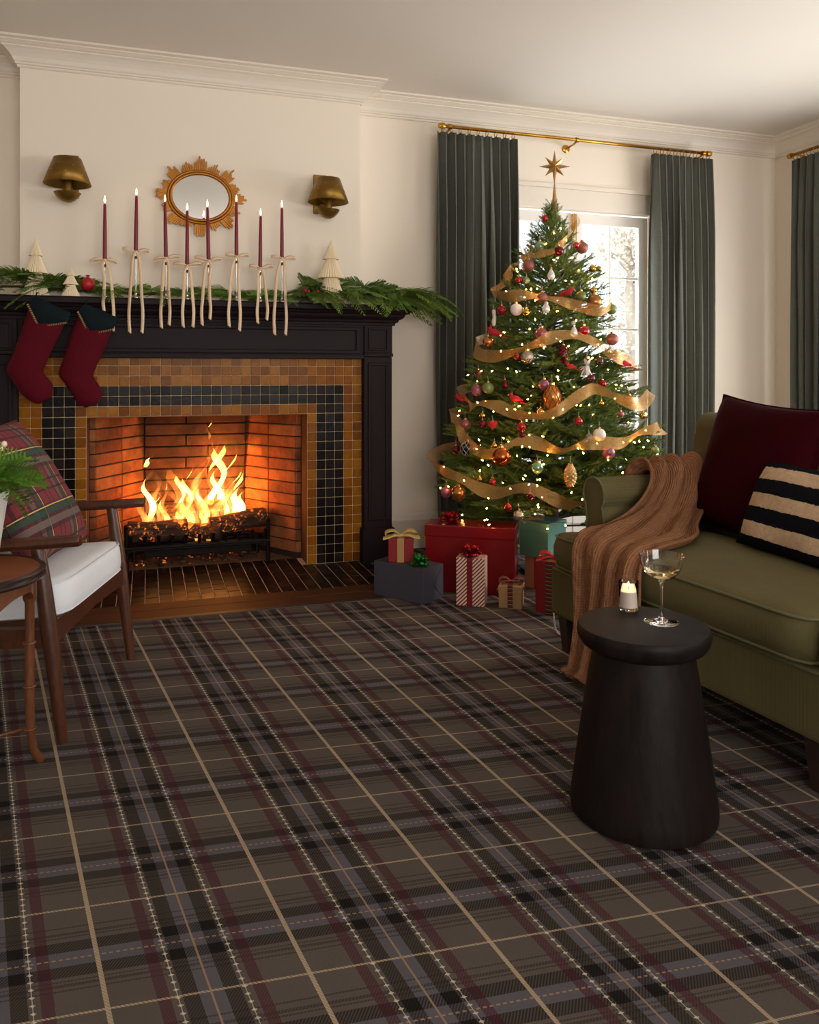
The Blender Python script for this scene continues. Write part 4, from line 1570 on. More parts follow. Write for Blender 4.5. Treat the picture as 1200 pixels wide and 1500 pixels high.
# world positions on the tree
ORN = [
    ((2.028, 3.803, 1.905), 0.0183, 'ball', 'red_gloss', 'small shiny red bauble near the tree top, below the star'),
    ((1.953, 3.718, 1.738), 0.0286, 'ball', 'clear_green', 'pale green glass bauble beside the topmost ribbon loop'),
    ((1.884, 3.712, 1.634), 0.0320, 'ball', 'rose_glit', 'brownish rose glitter bauble on the upper left of the tree'),
    ((1.955, 3.6, 1.576), 0.0244, 'drop', 'white_pearl', 'pearly white teardrop ornament below the topmost ribbon'),
    ((2.028, 3.651, 1.709), 0.0248, 'ball', 'dark_red', 'dark red bauble tucked under the topmost ribbon end'),
    ((2.14, 3.673, 1.748), 0.0180, 'ball', 'red_gloss', 'little red bauble touching the upper right rose bauble'),
    ((2.189, 3.691, 1.739), 0.0326, 'ball', 'rose_glit', 'brownish rose glitter bauble on the upper right of the tree'),
    ((2.21, 3.62, 1.619), 0.0196, 'ball', 'gold', 'left one of two tiny gold baubles near the door muntin'),
    ((2.29, 3.691, 1.631), 0.0164, 'ball', 'gold', 'right one of two tiny gold baubles near the door muntin'),
    ((1.852, 3.672, 1.551), 0.0176, 'ball', 'clear_green', 'tiny greenish mirrored bauble on the upper left'),
    ((1.83, 3.717, 1.558), 0.0177, 'ball', 'red_gloss', 'small red bauble left of the tiny greenish one'),
    ((1.889, 3.571, 1.455), 0.0275, 'ball', 'rose_glit', 'rose bauble half hidden behind the second ribbon'),
    ((2.001, 3.525, 1.478), 0.0309, 'bird', 'felt_red', 'red felt cardinal perched on the second ribbon'),
    ((2.074, 3.51, 1.461), 0.0275, 'ball', 'green_glit', 'green and gold glitter bauble above the second ribbon'),
    ((2.15, 3.506, 1.436), 0.0380, 'ball', 'gold_pat', 'brown and gold patterned bauble on the right end of second ribbon'),
    ((2.159, 3.528, 1.497), 0.0174, 'ball', 'gold', 'tiny gold bauble above the brown patterned one'),
    ((2.274, 3.544, 1.404), 0.0282, 'ball', 'sage', 'sage green bauble at the right edge near the door panes'),
    ((1.788, 3.659, 1.399), 0.0314, 'ball', 'white_matte', 'chalk white bauble below the second ribbon on the left'),
    ((1.749, 3.752, 1.401), 0.0249, 'ball', 'red_pat', 'red faceted bauble at the left edge beside the chalk white one'),
    ((1.819, 3.607, 1.382), 0.0207, 'ball', 'gold', 'small gold bauble right of the chalk white one'),
    ((1.898, 3.547, 1.402), 0.0240, 'drop', 'white_pearl', 'white shell-like ornament under the middle of the second ribbon'),
    ((1.727, 3.802, 1.367), 0.0287, 'mitten', 'white_matte', 'long white hanging clip above the left cardinal'),
    ((1.709, 3.749, 1.285), 0.0354, 'bird', 'felt_red', 'red felt cardinal at the left edge, level with third ribbon'),
    ((1.688, 3.785, 1.237), 0.0303, 'ball', 'bronze', 'bronze bauble below the left edge cardinal'),
    ((1.858, 3.522, 1.27), 0.0305, 'ball', 'rose_pat', 'rose striped bauble in the middle above the third ribbon'),
    ((2.004, 3.457, 1.279), 0.0236, 'drop', 'white_pearl', 'white teardrop ornament beside the shiny red bauble'),
    ((2.057, 3.452, 1.282), 0.0288, 'ball', 'red_gloss', 'shiny red bauble above the right half of third ribbon'),
    ((2.226, 3.463, 1.245), 0.0310, 'ball', 'rose_glit', 'dusty rose bauble at the right edge above third ribbon end'),
    ((2.277, 3.438, 1.123), 0.0344, 'bird', 'felt_red', 'red felt cardinal on the right edge, by the door'),
    ((2.038, 3.391, 1.103), 0.0433, 'feather', 'white_feather', 'fluffy white feather ornament hanging on the right side'),
    ((1.936, 3.441, 1.167), 0.0268, 'cone', 'dark_red', 'dark red pine cone ornament in the middle'),
    ((1.786, 3.529, 1.153), 0.0338, 'ball', 'clear_bead', 'clear beaded glass bauble under the third ribbon'),
    ((1.75, 3.571, 1.155), 0.0170, 'ball', 'red_gloss', 'small red bauble left of the clear beaded one'),
    ((1.962, 3.408, 1.107), 0.0233, 'bird', 'felt_red', 'small red bird left of the white feather ornament'),
    ((2.112, 3.4, 1.134), 0.0202, 'ball', 'plum', 'small plum bauble right of the white feather ornament'),
    ((2.048, 3.371, 1.049), 0.0199, 'ball', 'plum', 'small plum bauble under the white feather ornament'),
    ((2.104, 3.36, 1.022), 0.0200, 'ball', 'red_pat', 'red patterned bauble above the fourth ribbon on the right'),
    ((1.827, 3.436, 1.019), 0.0265, 'ball', 'mauve', 'mauve bauble above the amber lattice ornament'),
    ((1.685, 3.575, 1.018), 0.0203, 'drop', 'dark_red', 'dark red faceted drop on the left middle'),
    ((1.634, 3.664, 0.999), 0.0293, 'ball', 'sage', 'sage green bauble on the left, beside a mauve one'),
    ((1.606, 3.745, 0.987), 0.0298, 'ball', 'mauve', 'mauve bauble at the left edge, beside the sage one'),
    ((1.63, 3.779, 1.071), 0.0212, 'ball', 'dark_red', 'dark red bauble at the left edge above the mauve and sage pair'),
    ((1.849, 3.395, 0.952), 0.0427, 'lattice', 'amber', 'large amber egg ornament with copper lattice in the centre'),
    ((1.582, 3.896, 0.939), 0.0290, 'bird', 'felt_red', 'red felt bird on the outermost left twig'),
    ((1.71, 3.504, 0.949), 0.0334, 'bird', 'felt_red', 'red felt cardinal with long tail above the fourth ribbon'),
    ((1.793, 3.405, 0.89), 0.0197, 'ball', 'gold', 'small gold bauble left of the amber lattice egg'),
    ((1.54, 3.737, 0.811), 0.0279, 'ball', 'rose_pat', 'rose mesh bauble at the left edge inside the ribbon curl'),
    ((1.591, 3.636, 0.862), 0.0171, 'ball', 'gold', 'tiny gold bauble above the red heart'),
    ((1.611, 3.558, 0.822), 0.0268, 'heart', 'felt_red', 'red felt heart on the left below fourth ribbon'),
    ((1.582, 3.618, 0.822), 0.0204, 'ball', 'dark_red', 'dark red bauble left of the red heart'),
    ((1.707, 3.437, 0.817), 0.0230, 'ball', 'red_gloss', 'upper shiny red bauble of the hanging pair in the middle'),
    ((1.703, 3.418, 0.776), 0.0180, 'ball', 'dark_red', 'lower dark red bauble of the hanging pair in the middle'),
    ((1.947, 3.316, 0.846), 0.0195, 'ball', 'red_gloss', 'red bauble below the fourth ribbon on the right'),
    ((2.034, 3.274, 0.782), 0.0307, 'ball', 'white_matte', 'white bauble standing above the fifth ribbon on the right'),
    ((1.981, 3.279, 0.774), 0.0161, 'ball', 'blue_grey', 'small blue-grey bauble left of the lower white one'),
    ((2.062, 3.24, 0.701), 0.0306, 'ball', 'mauve', 'pinkish mauve bauble below the fifth ribbon on the right'),
    ((1.731, 3.32, 0.633), 0.0287, 'ball', 'mint', 'shiny mint green bauble in the lower middle'),
    ((1.611, 3.456, 0.674), 0.0458, 'ball', 'copper', 'largest bauble, shiny copper, under the fifth ribbon on the left'),
    ((1.515, 3.649, 0.699), 0.0374, 'lattice_ball', 'blue_black', 'dark blue bauble with pale lattice at the lower left'),
    ((1.488, 3.738, 0.685), 0.0225, 'ball', 'dark_red', 'dark red bauble left of the dark lattice bauble'),
    ((1.597, 3.508, 0.723), 0.0165, 'ball', 'gold', 'tiny gold bauble above the large copper one'),
    ((1.859, 3.24, 0.601), 0.0316, 'cone', 'gold_cone', 'gold pine cone ornament in the lower middle'),
    ((1.429, 3.723, 0.474), 0.0275, 'ball', 'mauve', 'mauve bauble at the lowest left, under the sixth ribbon'),
    ((1.456, 3.622, 0.484), 0.0370, 'ball', 'bronze', 'large bronze gold bauble at the lowest left'),
    ((1.607, 3.374, 0.447), 0.0176, 'ball', 'red_gloss', 'small red bauble just above the big red gift'),
    ((1.643, 3.337, 0.412), 0.0255, 'ball', 'clear_bead', 'silvery patterned bauble between the red and teal gifts'),
    ((2.078, 3.327, 0.929), 0.0132, 'ball', 'gold', 'tiny gold bauble inside the fourth ribbon arch'),
    ((2.257, 3.36, 0.939), 0.0269, 'ball', 'copper', 'copper bauble beside the right end of the fourth ribbon'),
    ((2.182, 3.318, 0.875), 0.0149, 'ball', 'rose_pat', 'tiny rose bauble below the right end of fourth ribbon'),
    ((2.34, 3.367, 0.863), 0.0170, 'ball', 'gold', 'small gold bauble on the rightmost twig'),
    ((2.366, 3.303, 0.695), 0.0201, 'ball', 'sage', 'sage bauble at the lower right edge, near the curtain'),
    ((1.687, 3.305, 0.504), 0.0190, 'ball', 'dark_red', 'dark red bauble under the sixth ribbon in the middle'),
    ((1.52, 3.508, 0.564), 0.0132, 'ball', 'gold', 'tiny gold bauble under the dark lattice bauble'),
    ((1.559, 3.444, 0.557), 0.0162, 'ball', 'red_gloss', 'small red bauble above the sixth ribbon on the left'),
]
RIBBON = [
    [(2.172, 3.768, 1.915), (2.186, 3.763, 1.871), (2.111, 3.691, 1.793), (2.015, 3.656, 1.721), (1.953, 3.672, 1.696), (1.911, 3.736, 1.71), (1.883, 3.775, 1.697)],
    [(1.762, 3.891, 1.502), (1.766, 3.73, 1.473), (1.822, 3.623, 1.468), (1.899, 3.551, 1.453), (1.971, 3.506, 1.431), (2.052, 3.479, 1.407), (2.171, 3.482, 1.39), (2.283, 3.546, 1.436)],
    [(1.673, 3.916, 1.234), (1.647, 3.828, 1.18), (1.669, 3.686, 1.16), (1.733, 3.581, 1.179), (1.807, 3.518, 1.212), (1.879, 3.477, 1.248), (1.975, 3.446, 1.265), (2.057, 3.423, 1.245), (2.145, 3.41, 1.198), (2.237, 3.413, 1.152)],
    [(1.565, 3.779, 0.943), (1.56, 3.714, 0.9), (1.59, 3.645, 0.926), (1.636, 3.549, 0.912), (1.698, 3.449, 0.876), (1.788, 3.377, 0.872), (1.863, 3.348, 0.901), (1.949, 3.336, 0.959), (2.041, 3.335, 0.998), (2.13, 3.326, 0.971), (2.219, 3.327, 0.937), (2.329, 3.362, 0.921), (2.489, 3.515, 0.973)],
    [(1.517, 3.783, 0.824), (1.504, 3.686, 0.754), (1.53, 3.555, 0.697), (1.573, 3.474, 0.687), (1.625, 3.431, 0.722), (1.675, 3.402, 0.752), (1.748, 3.335, 0.743), (1.824, 3.276, 0.714), (1.901, 3.255, 0.733), (1.977, 3.242, 0.748), (2.059, 3.232, 0.746), (2.147, 3.237, 0.747), (2.274, 3.283, 0.792), (2.409, 3.352, 0.798)],
    [(1.42, 3.895, 0.597), (1.425, 3.7, 0.577), (1.46, 3.561, 0.556), (1.507, 3.462, 0.522), (1.561, 3.385, 0.514), (1.621, 3.327, 0.538), (1.683, 3.277, 0.542), (1.748, 3.234, 0.508), (1.816, 3.199, 0.479), (1.893, 3.174, 0.479)],
]
BULBS = [(2.036, 3.716, 1.811), (2.08, 3.722, 1.839), (2.088, 3.678, 1.771), (1.845, 3.771, 1.622), (1.982, 3.705, 1.752), (1.841, 3.755, 1.606), (2.153, 3.686, 1.762), (2.008, 3.628, 1.668), (1.989, 3.63, 1.657), (2.084, 3.616, 1.67), (2.101, 3.576, 1.602), (2.012, 3.551, 1.543), (1.836, 3.643, 1.502), (1.876, 3.601, 1.502), (1.778, 3.755, 1.5), (1.824, 3.635, 1.459), (1.859, 3.589, 1.442), (2.174, 3.565, 1.561), (1.842, 3.557, 1.34), (2.022, 3.468, 1.334), (1.814, 3.562, 1.295), (1.775, 3.567, 1.216), (1.702, 3.658, 1.184), (1.855, 3.489, 1.198), (1.93, 3.46, 1.231), (1.964, 3.441, 1.207), (1.998, 3.421, 1.18), (1.707, 3.589, 1.097), (1.733, 3.543, 1.08), (1.634, 3.753, 1.084), (1.614, 3.759, 1.031), (1.897, 3.421, 1.087), (1.888, 3.411, 1.057), (2.153, 3.386, 1.093), (2.245, 3.39, 1.043), (2.216, 3.37, 1.013), (2.142, 3.436, 1.243), (1.78, 3.46, 1.01), (1.953, 3.369, 1.008), (1.59, 3.695, 0.924), (1.624, 3.579, 0.884), (1.669, 3.517, 0.896), (1.697, 3.483, 0.898), (1.712, 3.478, 0.914), (1.75, 3.457, 0.948), (1.746, 3.429, 0.883), (1.951, 3.34, 0.92), (2.009, 3.325, 0.92), (2.214, 3.303, 0.835), (1.552, 3.851, 0.876), (1.543, 3.846, 0.851), (1.552, 3.59, 0.744), (1.536, 3.587, 0.701), (1.631, 3.475, 0.761), (1.525, 3.519, 0.602), (1.557, 3.487, 0.63), (1.688, 3.393, 0.724), (1.717, 3.371, 0.725), (1.779, 3.312, 0.69), (1.936, 3.252, 0.7), (2.009, 3.253, 0.743), (1.916, 3.267, 0.722), (2.109, 3.195, 0.608), (2.255, 3.273, 0.744), (2.322, 3.297, 0.743), (2.276, 3.27, 0.717), (1.742, 3.316, 0.656), (1.756, 3.303, 0.65), (1.677, 3.334, 0.595), (1.666, 3.333, 0.58), (1.717, 3.295, 0.58), (1.727, 3.288, 0.58), (1.711, 3.284, 0.553), (1.612, 3.359, 0.534), (1.539, 3.447, 0.48), (1.532, 3.453, 0.431), (1.439, 3.784, 0.595), (1.47, 3.584, 0.549), (1.415, 3.77, 0.489), (1.429, 3.69, 0.507), (1.712, 3.28, 0.465), (1.713, 3.275, 0.456), (1.7, 3.284, 0.424), (1.526, 3.464, 0.374), (1.635, 3.335, 0.394), (1.538, 3.443, 0.354), (1.823, 3.218, 0.375), (1.894, 3.194, 0.494), (1.847, 3.21, 0.525), (2.047, 3.219, 0.668), (2.224, 3.266, 0.742), (1.682, 3.311, 0.557), (1.609, 3.466, 0.7), (1.644, 3.45, 0.746), (1.515, 3.623, 0.691)]

# ------------------------------------------------------------------ Christmas tree
AX, AY = 2.087, 3.838
RP = [(0.20, .52), (.28, .63), (.54, .65), (.876, .53), (1.21, .42), (1.507, .325), (1.70, .225), (1.878, .11), (1.95, .04)]


def rz_(z):
    if z <= RP[0][0]:
        return RP[0][1]
    for (a, ra), (b_, rb_) in zip(RP[:-1], RP[1:]):
        if z <= b_:
            return ra + (rb_ - ra) * (z - a) / (b_ - a)
    return RP[-1][1]


M['fir'] = mat_leafy('fir_green', lin(56, 84, 32), lin(124, 148, 70), 0.55)
M['fir_wood'] = mat('fir_bark', lin(70, 48, 32), 0.9, vary=0.2)


def fir_branch(L, seed):
    """branch along +x with side twigs and needles all round"""
    r_ = random.Random(seed)
    m = MB()

    def needles(p, d, ln, w, up):
        # one thin triangle
        side = d.cross(up)
        if side.length < 1e-4:
            side = Vector((0, 1, 0))
        side = side.normalized() * w
        m.v.extend([tuple(p - side), tuple(p + side), tuple(p + d * ln)])
        k = len(m.v)
        m.f.append((k - 3, k - 2, k - 1))

    def twig(p0, d, ln, sag):
        n_ = int(ln / .0048)
        p = p0.copy()
        dd = d.copy()
        up = Vector((0, 0, 1))
        for i in range(n_):
            f = i / max(1, n_)
            dd = (dd + Vector((0, 0, sag / n_))).normalized()
            s1 = dd.cross(up).normalized()
            u1 = s1.cross(dd)
            for q in range(5):
                a = r_.uniform(-.6, math.pi + .6)
                nd = (dd * r_.uniform(.55, .95) + s1 * math.cos(a) + u1 * math.sin(a) * .75).normalized()
                needles(p, nd, r_.uniform(.014, .023) * (1 - .25 * f), .0016, u1 if q % 2 else s1)
            p = p + dd * (ln / n_)
        # tip tuft
        for q in range(7):
            nd = (dd + Vector((r_.gauss(0, .35), r_.gauss(0, .35), r_.gauss(0, .35)))).normalized()
            needles(p, nd, .016, .0009, up)
        return p
    twig(Vector((L * .25, 0, 0)), Vector((1, 0, .05)).normalized(), L * .75, .12)
    nt_ = max(6, int(L * 25))
    for k in range(nt_):
        f = .22 + .70 * k / nt_
        for sg in (-1, 1):
            d = Vector((.72, sg * r_.uniform(.5, .8), r_.uniform(-.12, .30))).normalized()
            ln = L * .44 * (1.08 - f) + .04
            twig(Vector((L * f, 0, .02 * f * L)), d, ln * r_.uniform(.8, 1.15), r_.uniform(-.05, .25))
    # wood
    o_ = len(m.f)
    m.tube([(0, 0, 0), (L * .5, 0, .01 * L), (L * .95, 0, .06 * L)], [.006, .004, .0015], 4, cap=False)
    me = m.mesh('branch', M['fir'], recalc=False)
    me.materials.append(M['fir_wood'])
    for p in me.polygons[o_:]:
        p.material_index = 1
    return me


BR = {'s': [fir_branch(.20, 1), fir_branch(.20, 2)], 'm': [fir_branch(.36, 3), fir_branch(.36, 4)], 'l': [fir_branch(.52, 5), fir_branch(.52, 6)]}
tree = thing('christmas_tree', 'decorated green fir tree standing before the garden door', 'christmas tree', (AX, AY, 0))
MB().lathe([(0, 0.02), (.040, .02), (.036, .5), (.024, 1.2), (.010, 1.8), (.004, 1.96), (0, 1.96)], 12).build('trunk', M['fir_wood'], tree, smooth=True)
rt_ = random.Random(8)
z = .26
N_BR = 285
gold = 2.399963
wts = []
for i in range(N_BR):
    f = (i + .5) / N_BR
    # more branches where the cone is wide
    z = .24 + 1.66 * (1 - math.sqrt(1 - f)) if False else .24 + 1.68 * (1 - (1 - f) ** .72)
    R = rz_(z)
    a = i * gold + rt_.uniform(-.25, .25)
    front = math.cos(a - math.atan2(-.87, -.5))
    if front > .1 and z < .42:
        z = .42 + .3 * rt_.random()
        R = rz_(z)
    el = math.radians(6 + 48 * max(0, (z - 1.3) / .65) - (10 if z < .5 else 0)) + rt_.gauss(0, .07)
    Rr = R * rt_.uniform(.84, 1.08)
    if math.sin(a) > .05:
        Rr = min(Rr, .50 / math.sin(a))
    k = 's' if Rr < .25 else ('m' if Rr < .42 else 'l')
    L0 = {'s': .20, 'm': .36, 'l': .52}[k]
    start = max(0.0, Rr - L0 * 1.02)
    sc = 1.0 if start > 0 else max(.45, Rr / L0)
    o = link('branch', rt_.choice(BR[k]), tree, (start * math.cos(a), start * math.sin(a), z - .04 * (1 if z > .5 else 0)), (0, 0, 0), sc)
    o.rotation_euler = (Matrix.Rotation(a, 3, 'Z') @ Matrix.Rotation(-el, 3, 'Y') @ Matrix.Rotation(rt_.gauss(0, .25), 3, 'X')).to_euler()
for k in range(8):
    o = link('branch', BR['s'][k % 2], tree, (0, 0, 1.80 + .012 * k), (0, 0, 0), .62)
    a = k * gold
    o.rotation_euler = (Matrix.Rotation(a, 3, 'Z') @ Matrix.Rotation(-math.radians(58 + 3 * k), 3, 'Y')).to_euler()
# stand under the tree
MB().lathe([(0, 0), (.17, 0), (.17, .02), (.07, .05), (.05, .12), (0, .12)], 20).build('stand', M['iron'], tree, smooth='auto')

# star topper
M['antique_gold'] = mat('antique_gold', lin(198, 156, 98), 0.38, 0.8, vary=0.2, vscale=30)
STS = 1.12
st = thing('star_topper', 'eight-pointed gold star on a slim cone at the tree top', 'tree topper', (AX + .016, AY - .004, 1.90), -TH)
sp = MB()
pts = []
zc = .298
for k in range(16):
    a = math.pi / 2 + k * math.pi / 8
    if k % 4 == 0:
        rr = (.078 if k != 8 else .095) * STS
    elif k % 2 == 0:
        rr = .066 * STS
    else:
        rr = .027 * STS
    pts.append((rr * math.cos(a), 0, zc + rr * math.sin(a)))
sp.v = pts + [(0, -.018, zc), (0, .018, zc)]
for k in range(16):
    sp.f += [(k, (k + 1) % 16, 16), ((k + 1) % 16, k, 17)]
sp.build('star', M['antique_gold'], st)
MB().lathe([(.024, 0), (.018, .06), (.010, .14), (.004, .20), (0, .215)], 18).build('cone', M['antique_gold'], st, smooth=True)

# ribbon wound round the tree, one continuous strip
M['gold_mesh'] = None


def mat_mesh_ribbon():
    m, t, b = new_mat('sheer_gold_mesh')
    b.inputs['Base Color'].default_value = (*lin(220, 166, 96), 1)
    b.inputs['Roughness'].default_value = 0.4
    b.inputs['Metallic'].default_value = 0.35
    x = t.noise(t.mapping(t.coord('Object'), scale=(1, 1, 1)), 420, 2)
    t.link(t.math('MULTIPLY_ADD', x, 0.7, 0.14, clamp=True), b.inputs['Alpha'])
    return m


M['gold_mesh'] = mat_mesh_ribbon()
rpts = []
for ti, tier in enumerate(RIBBON):
    tr_pts = [Vector(p) for p in tier]
    if ti == 0:
        rpts += tr_pts
    else:
        # behind the tree from the last point to this tier's first one
        a_, b_ = rpts[-1], tr_pts[0]
        a1 = math.atan2(a_.y - AY, a_.x - AX)
        a2 = math.atan2(b_.y - AY, b_.x - AX)
        if ti == 1:
            # first loop runs on round the left side and back
            pass
        while a2 < a1:
            a2 += 2 * math.pi
        if a2 - a1 > 1.7 * math.pi:
            a2 -= 2 * math.pi
        for k in range(1, 9):
            f = k / 9
            an = a1 + (a2 - a1) * f
            zz = a_.z + (b_.z - a_.z) * f
            r0 = math.hypot(a_.x - AX, a_.y - AY)
            r1 = math.hypot(b_.x - AX, b_.y - AY)
            rr = (r0 + (r1 - r0) * f)
            rr = rr * .97
            rpts.append(Vector((AX + rr * math.cos(an), min(AY + rr * math.sin(an), 4.37), zz)))
        rpts += tr_pts
sm = catmull(rpts, 8)
wd = []
for i, p in enumerate(sm):
    out = Vector((p.x - AX, p.y - AY, 0)).normalized()
    ph = .75 * math.sin(i * .165) + .35 * math.sin(i * .071 + 1)
    wd.append((Vector((0, 0, 1)) * math.cos(ph) + out * math.sin(ph)))
rb_ = strip(sm, [.058 + .010 * math.sin(i * .2) for i in range(len(sm))], wd)
ro = rb_.build('tree_ribbon', M['gold_mesh'], smooth=True)
tag(ro, 'sheer gold mesh ribbon winding round the fir tree', 'ribbon')
# ribbon edge wires
for sgn in (0, 2):
    pass

# string lights
M['bulb'] = mat_emit('warm_bulb', (1.0, 0.42, 0.085), 80.0)
M['wire'] = mat('green_wire', lin(20, 34, 18), 0.6)
sl_ = thing('string_lights', 'warm white string lights scattered over the fir tree', 'string lights', (AX, AY, 0))
bl_me = MB().lathe([(0, -.003), (.0021, -.002), (.0027, 0), (.0023, .004), (.001, .007), (0, .008)], 8).mesh('bulb', M['bulb'], smooth=True)
rb2 = random.Random(12)
allb = [Vector(p) for p in BULBS]
for i in range(80):
    z = .3 + 1.5 * (1 - math.sqrt(rb2.random()))
    a = rb2.uniform(0, 2 * math.pi)
    R = rz_(z) * rb2.uniform(.6, .98)
    allb.append(Vector((AX + R * math.cos(a), AY + R * math.sin(a), z)))
for p in allb:
    o = link('bulb', bl_me, sl_, (p.x - AX, p.y - AY, p.z), (rb2.uniform(-1.5, 1.5), rb2.uniform(-1.5, 1.5), 0))
order = sorted(allb, key=lambda p: -p.z)
wp = []
for i in range(130):
    z = 1.85 - 1.5 * i / 129
    a = i * .62
    R = rz_(z) * .80
    wp.append((R * math.cos(a), R * math.sin(a), z))
MB().tube(catmull(wp, 3), .0012, 4).build('wire', M['wire'], sl_)

# ornaments
OM = {
    'red_gloss': mat('orn_red', lin(170, 16, 24), 0.12, 0.35, coat=0.5),
    'dark_red': mat('orn_dark_red', lin(96, 12, 22), 0.22, 0.4),
    'rose_glit': mat('orn_rose', lin(150, 92, 80), 0.42, 0.5, bump=0.7, bscale=400, bdist=0.002),
    'rose_pat': mat('orn_rose_pattern', lin(160, 88, 92), 0.3, 0.5, vary=0.5, vscale=70),
    'clear_green': mat('orn_green_glass', lin(130, 160, 124), 0.12, 0.4, coat=0.4),
    'green_glit': mat('orn_green_glitter', lin(116, 124, 70), 0.35, 0.6, vary=0.5, vscale=160, bump=0.6, bscale=300, bdist=0.002),
    'sage': mat('orn_sage', lin(120, 138, 82), 0.38, 0.25, bump=0.4, bscale=300, bdist=0.001),
    'mint': mat('orn_mint', lin(134, 176, 138), 0.15, 0.6, coat=0.4),
    'white_matte': mat('orn_white', lin(232, 222, 208), 0.55, vary=0.05, bump=0.3, bscale=220),
    'white_pearl': mat('orn_pearl', lin(222, 218, 216), 0.25, 0.25, coat=0.4),
    'white_feather': mat('orn_feather', lin(236, 230, 224), 0.8),
    'gold': mat('orn_gold', lin(210, 164, 78), 0.18, 1.0),
    'gold_pat': mat('orn_gold_pattern', lin(170, 116, 66), 0.3, 0.8, vary=0.6, vscale=90),
    'gold_cone': mat('orn_gold_cone', lin(198, 160, 104), 0.38, 0.7),
    'bronze': mat('orn_bronze', lin(176, 116, 66), 0.25, 0.8),
    'copper': mat('orn_copper', lin(178, 92, 46), 0.2, 0.9),
    'plum': mat('orn_plum', lin(86, 40, 50), 0.25, 0.4),
    'mauve': mat('orn_mauve', lin(150, 88, 108), 0.35, 0.4, bump=0.4, bscale=300, bdist=0.001),
    'blue_grey': mat('orn_blue_grey', lin(112, 122, 136), 0.3, 0.4),
    'blue_black': mat('orn_blue_black', lin(34, 32, 44), 0.2, 0.4),
    'amber': mat('orn_amber', lin(196, 124, 40), 0.2, 0.4, coat=0.4),
    'red_pat': mat('orn_red_pattern', lin(150, 30, 34), 0.2, 0.5, vary=0.6, vscale=90),
    'clear_bead': mat('orn_beaded', lin(176, 166, 150), 0.12, 0.8, vary=0.5, vscale=120, bump=0.8, bscale=160, bdist=0.004),
    'felt_red': mat('felt_red', lin(168, 22, 30), 0.85, sheen=0.3),
    'lattice': mat('lattice_copper', lin(150, 74, 40), 0.35, 0.7),
    'pale_lattice': mat('lattice_pale', lin(180, 168, 160), 0.35, 0.5),
}
M['cap'] = mat('orn_cap', lin(200, 164, 96), 0.25, 1.0)
M['thread'] = mat('orn_thread', lin(200, 190, 170), 0.8)


def sph(r, n=12, seg=20, sq=1.0):
    return [(r * math.sin(math.pi * k / n) if 0 < k < n else 0.0, -r * sq * math.cos(math.pi * k / n)) for k in range(n + 1)]


